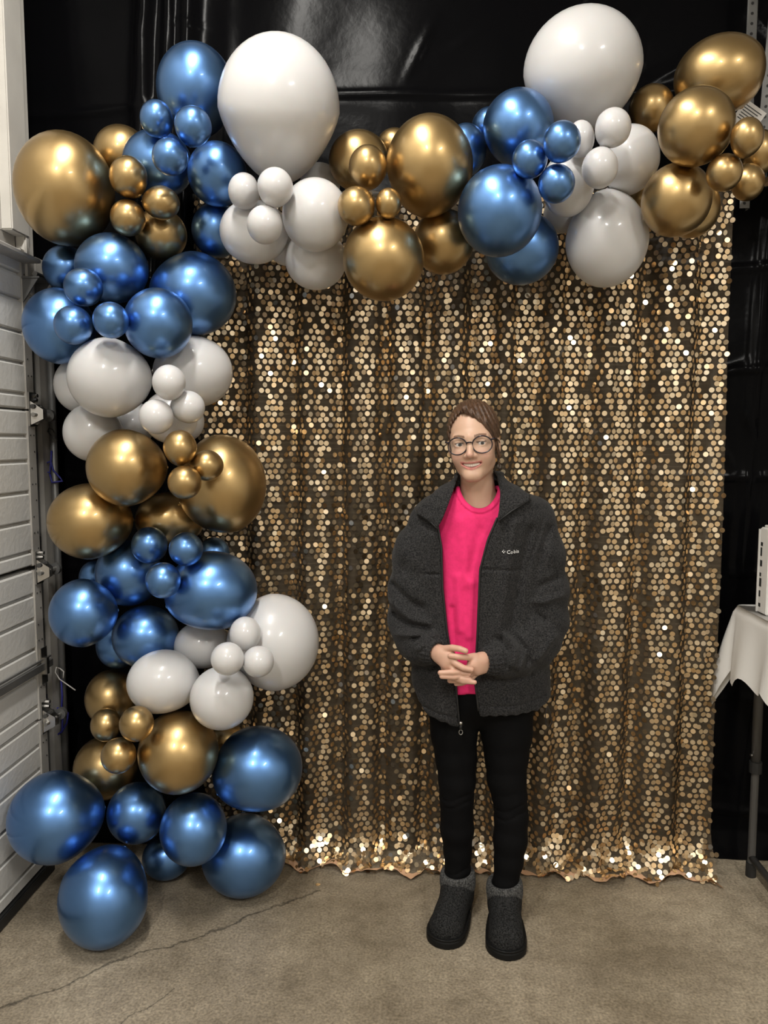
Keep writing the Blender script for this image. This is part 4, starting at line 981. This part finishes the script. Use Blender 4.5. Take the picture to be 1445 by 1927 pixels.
def jacket_sd(p):
    x, y, z = p
    outer = torso_sd(p, 0.0)
    front = np.clip((TCY - y) / .08, 0, 1)
    for P, wd, am in FOLD: outer = outer - 1.15 * am * np.exp(-(line_d(x, z, P) / wd) ** 2) * front
    f = smax(outer, -(outer + .014), .003)
    hz = np.interp(x, [a[0] for a in HEM], [a[1] for a in HEM]) + .0022 * np.sin(x * 190); f = smax(f, hz - z, .006)
    for P in SEAM: f = f + .0055 * np.exp(-(line_d(x, z, P) / .0034) ** 2) * front * (outer > -.007)
    # open front
    l, r = edge(EL, z), edge(ER, z); gap = np.maximum(l - x, x - r); f = smax(f, -np.maximum(gap, y - (TCY - .015)), .004)
    # turned-down collar flaps and the band behind the neck
    for P in (FLL, FLR):
        d = np.maximum(np.abs(outer - .010) - .0065, np.maximum(poly_sd(x, z, P), y - (TCY + .01))); f = smin(f, d, .003)
    cn = NB + np.array([0, .012, .012]); rr = np.sqrt(((x - cn[0]) / 1.0) ** 2 + ((y - cn[1]) / 1.05) ** 2)
    band = np.maximum(np.abs(rr - .074 - .10 * np.clip(cn[2] - z + .02, -1, 1) * .4) - .006, np.abs(z - cn[2] - .035) - .05); band = np.maximum(band, -(y - cn[1] + .030)); f = smin(f, band, .01)
    sl = np.minimum(sleeve(p, SLL, 0), sleeve(p, SLR, 1)); arm = np.clip((2.45 - y) / .05, 0, 1)
    for P, wd, am in WR: sl = sl - 1.35 * am * np.exp(-(line_d(x, z, P) / wd) ** 2) * arm
    sl = sl - .002 * np.sin(z * 70 + x * 55 + 2 * np.sin(y * 30)) 
    # sleeves never fill the open front
    sl = np.maximum(sl, -np.maximum(np.maximum(l + .004 - x, x - r + .004), y - 2.6))
    return smin(f, sl, .014)
V, Q = nets(jacket_sd, np.arange(-.14, .48, .0042), np.arange(2.19, 2.60, .0042), np.arange(.68, 1.50, .0042), 40)
jac = own(npmesh('jacket', relax(V, Q, 1, .4), Q, mt['fleece']), per); jac['label'] = 'open charcoal fleece jacket'
def shirt_sd(p):
    x, y, z = p; f = torso_sd(p, -.030)
    for P, wd, am in ((pl([(870, 985), (880, 1100)]), .02, .006), (pl([(905, 1000), (885, 1080)]), .014, -.005), (pl([(862, 1090), (868, 1190)]), .012, .006), (pl([(888, 1100), (882, 1200)]), .014, .006), (pl([(852, 1150), (858, 1230)]), .010, -.006)): f = f - am * np.exp(-(line_d(x, z, P) / wd) ** 2) * (y < TCY)
    f = smax(f, -torso_sd(p, -.044), .004)
    hole = ell(p, W(901, 905, 2.39), (.0600, .2, .083)); f = smax(f, -hole, .004)
    f = f - .0030 * np.exp(-((hole - .012) / .004) ** 2) + .003 * np.exp(-((hole - .018) / .002) ** 2)
    f = np.maximum(f, pl([(875, 1315)])[0][1] - .006 * np.sin(x * 30) - z)
    return f
V, Q = nets(shirt_sd, np.arange(-.05, .40, .004), np.arange(2.27, 2.58, .004), np.arange(.75, 1.48, .004), 48)
own(npmesh('shirt', V, Q, mt['pink']), per)
def legging_sd(p):
    f = None; x, y, z = p
    for ch in (LEGL, LEGR):
        g = None
        for a, b in zip(ch[:-1], ch[1:]):
            d = rcone(p, W(*a[:3]), W(*b[:3]), a[3], b[3]); g = d if g is None else smin(g, d, .012)
        f = g if f is None else smin(f, g, .006)
    f = smin(f, ell(p, W(904, 1292, 2.43), (.165, .105, .13)), .03)
    for kx, ky in ((858, 1490), (860, 1503), (959, 1505), (960, 1520), (862, 1635), (950, 1668), (862, 1650), (950, 1680)):
        k = W(kx, ky, 2.42); f = f + .0028 * np.exp(-((z - k[2] - .012 * np.sin((x - k[0]) * 45)) / .004) ** 2) * (np.abs(x - k[0]) < .07)
    return np.maximum(f, z - .98)
V, Q = nets(legging_sd, np.arange(.0, .36, .0045), np.arange(2.29, 2.56, .0045), np.arange(.065, .99, .0045), 60)
own(npmesh('leggings', V, Q, mt['legging']), per)
# ---- boots
for an, toe, nm in ((ANL, TOEL, 'l'), (ANR, TOER, 'r')):
    heel = np.array([an[0] + .004, an[1] + .030, .05]); tt = np.array(toe)
    def foot2d(p, g): 
        x, y = p[0], p[1]; d = tt[:2] - heel[:2]; L2 = d @ d; t = np.clip(((x - heel[0]) * d[0] + (y - heel[1]) * d[1]) / L2, 0, 1)
        return np.sqrt((x - heel[0] - t * d[0]) ** 2 + (y - heel[1] - t * d[1]) ** 2) - (.043 + .016 * np.sin(np.clip(t, 0, 1) * 1.75)) - g
    def boot_sd(p):
        z = p[2]; a = (an[0], an[1] + .004, an[2] - .03)
        low = rcone(p, (heel[0], heel[1], .055), (tt[0], tt[1], .032), .045, .056); low = smax(low, .018 - z, .004); low = smax(low, foot2d(p, 0.001), .012)
        top = rcone(p, (heel[0] * .3 + an[0] * .7, an[1] + .012, .06), (an[0], an[1], an[2] + .045), .051, .049)
        ramp = rcone(p, (an[0], an[1] - .01, .10), (tt[0] * .6 + an[0] * .4, tt[1] * .6 + an[1] * .4, .065), .046, .035)
        f = smin(smin(low, top, .03), ramp, .03); f = np.maximum(f, z - an[2] - .04); return np.maximum(f, .02 - z)
    x0, x1 = min(an[0], toe[0]) - .08, max(an[0], toe[0]) + .08; y0, y1 = toe[1] - .09, an[1] + .12
    bt = empty('x'); bpy.data.objects.remove(bt)
    V, Q = nets(boot_sd, np.arange(x0, x1, .0035), np.arange(y0, y1, .0035), np.arange(.01, .26, .0035), 80)
    bo = own(npmesh('boot', V, Q, mt['felt']), per); bo['label'] = 'dark grey felt ankle boot'
    def sole_sd(p): return np.maximum(foot2d(p, .004 - .0025 * np.exp(-((p[2] - .023) / .002) ** 2)), np.abs(p[2] - .0155) - .0145)
    V, Q = nets(sole_sd, np.arange(x0, x1, .0035), np.arange(y0, y1, .0035), np.arange(-.006, .04, .0018), 80)
    own(npmesh('sole', V, Q, mt['sole']), bo)
    def cuff_sd(p):
        x, y, z = p; r = np.sqrt((x - an[0]) ** 2 + (y - an[1]) ** 2); a = np.arctan2(y - an[1], x - an[0]); t = (z - an[2]) / .062
        o_ = .0550 + .004 * np.sin(np.clip(t, 0, 1) * np.pi) + .0011 * np.sin(a * 46)
        return smax(smax(r - o_, -(r - .041), .006), np.abs(z - (an[2] + .030) - .005 * np.sin(a + 1)) - .032, .008)
    V, Q = nets(cuff_sd, np.arange(an[0] - .07, an[0] + .07, .0022), np.arange(an[1] - .07, an[1] + .07, .0022), np.arange(an[2] - .02, an[2] + .085, .003), 80)
    ck = own(npmesh('cuff', V, Q, mt['knit']), bo); ck['label'] = 'ribbed grey knit boot cuff'
# ---- gathered sleeve cuffs, zip, logo, drawcord
for P in (((801, 1219, 2.305), (822, 1228, 2.270), .043, .0335), ((942, 1241, 2.292), (911, 1245, 2.262), .044, .0345)):
    a, b = Vector(W(*P[0])), Vector(W(*P[1])); ax_ = (b - a).normalized(); u = ax_.orthogonal().normalized(); vv = ax_.cross(u); v = []; f = []; n = 72
    prof = [(0, P[2] * .8), (.0, P[2]), (.35, P[2] * 1.02), (.7, P[2] * .97), (1, P[3] * 1.03), (1.04, P[3] * .92), (.9, P[3] * .8)]
    for t, r in prof:
        for i in range(n): g = 2 * math.pi * i / n; rr = r * (1 + .055 * math.sin(g * 18) * (.3 + t)); v.append(a + (b - a) * t + (u * math.cos(g) + vv * math.sin(g)) * rr)
    for j in range(len(prof) - 1):
        for i in range(n): q = j * n + i; s = j * n + (i + 1) % n; f.append((q, s, s + n, q + n))
    own(mesh('cuff', v, f, mt['fleece']), jac)
def zipline(E_, z0, z1, s):
    pts = []
    for z in np.linspace(z0, z1, 60): x = float(edge(E_, z)); pts.append((x + s * .0015, front_y(x, z) + .001, z))
    return pts
zt = pl([(820, 990)])[0][1]; zb_ = pl([(863, 1360)])[0][1]; zt2 = pl([(937, 975)])[0][1]; zb2 = pl([(902, 1336)])[0][1]
own(MB().tube(zipline(EL, zt, zb_, 1), .0032, 8).build('zip_tape', mt['zip'], smooth=True), jac)
own(MB().tube(zipline(ER, zt2, zb2, -1), .0032, 8).build('zip_tape', mt['zip'], smooth=True), jac)
for P in (FLL[3:7], FLR[3:7]):
    own(MB().tube([(x, front_y(x, z, .016) - .003, z) for x, z in P], .0026, 8).build('zip_tape', mt['zip'], smooth=True), jac)
zp = [W(867, 1358 + k * 5, 2.275) for k in range(6)]
own(MB().tube([zp[0], zp[1]], .0055, 8).build('zip_slider', mt['bright'], smooth=True), jac)
own(MB().tube([zp[1], zp[2], zp[3]], .004, 8).build('zip_pull', mt['zip'], smooth=True), jac)
ringp = [zp[4] + np.array([.0055 * math.cos(t), 0, .0075 * math.sin(t)]) for t in np.linspace(0, 6.28, 14)]
own(MB().tube(ringp, .0012, 6).build('zip_ring', mt['bright'], smooth=True), jac)
lp_ = [W(a, b, 2.36) for a, b in ((1030, 1328), (1026, 1345), (1027, 1362), (1033, 1368), (1038, 1360), (1036, 1343), (1031, 1330))]
own(MB().tube(lp_, .0016, 6).build('drawcord', mt['zip'], smooth=True), jac)
bl_ = [W(a, b, 2.36) for a, b in ((826, 1676), (822, 1690), (817, 1700))]
def letters(txt, px, py, size):
    cu = bpy.data.curves.new('t', 'FONT'); cu.body = txt; cu.size = size; cu.extrude = .0006; cu.resolution_u = 3; cu.space_character = 1.05
    o = bpy.data.objects.new('t', cu); COL.objects.link(o); dg = bpy.context.evaluated_depsgraph_get(); me = bpy.data.meshes.new_from_object(o.evaluated_get(dg)); bpy.data.objects.remove(o)
    p = pl([(px, py)])[0]; me.materials.clear(); me.materials.append(mt['thread'])
    for v in me.vertices:
        x, z = p[0] + v.co.x, p[1] + v.co.y + v.co.x * .02; v.co = (x, min(surf_y(x, p[1] + q_) for q_ in (0, .006, .012)) - .0010 - v.co.z, z)
    me.update(); l = link('logo_letters', me); own(l, jac)
def surf_y(x, z):
    ys_ = np.linspace(2.24, 2.42, 181); d_ = jacket_sd([np.full(181, x), ys_, np.full(181, z)]); k_ = np.argmax(d_ < 0); return ys_[k_]
letters('Co', 953, 1041.5, .0150); letters('bia', 966, 1041, .0150)
for dx, dz in ((0, .0035), (0, -.0035), (.0035, 0), (-.0035, 0)):
    p = pl([(948, 1038)])[0]; x, z = p[0] + dx, p[1] + dz; y = surf_y(x, z) - .001
    own(MB().prism([(x + .0022, y, z), (x, y, z + .0022), (x - .0022, y, z), (x, y, z - .0022)], (0, 0, 0), (0, .004, 0)).build('logo_diamond', mt['thread']), jac)
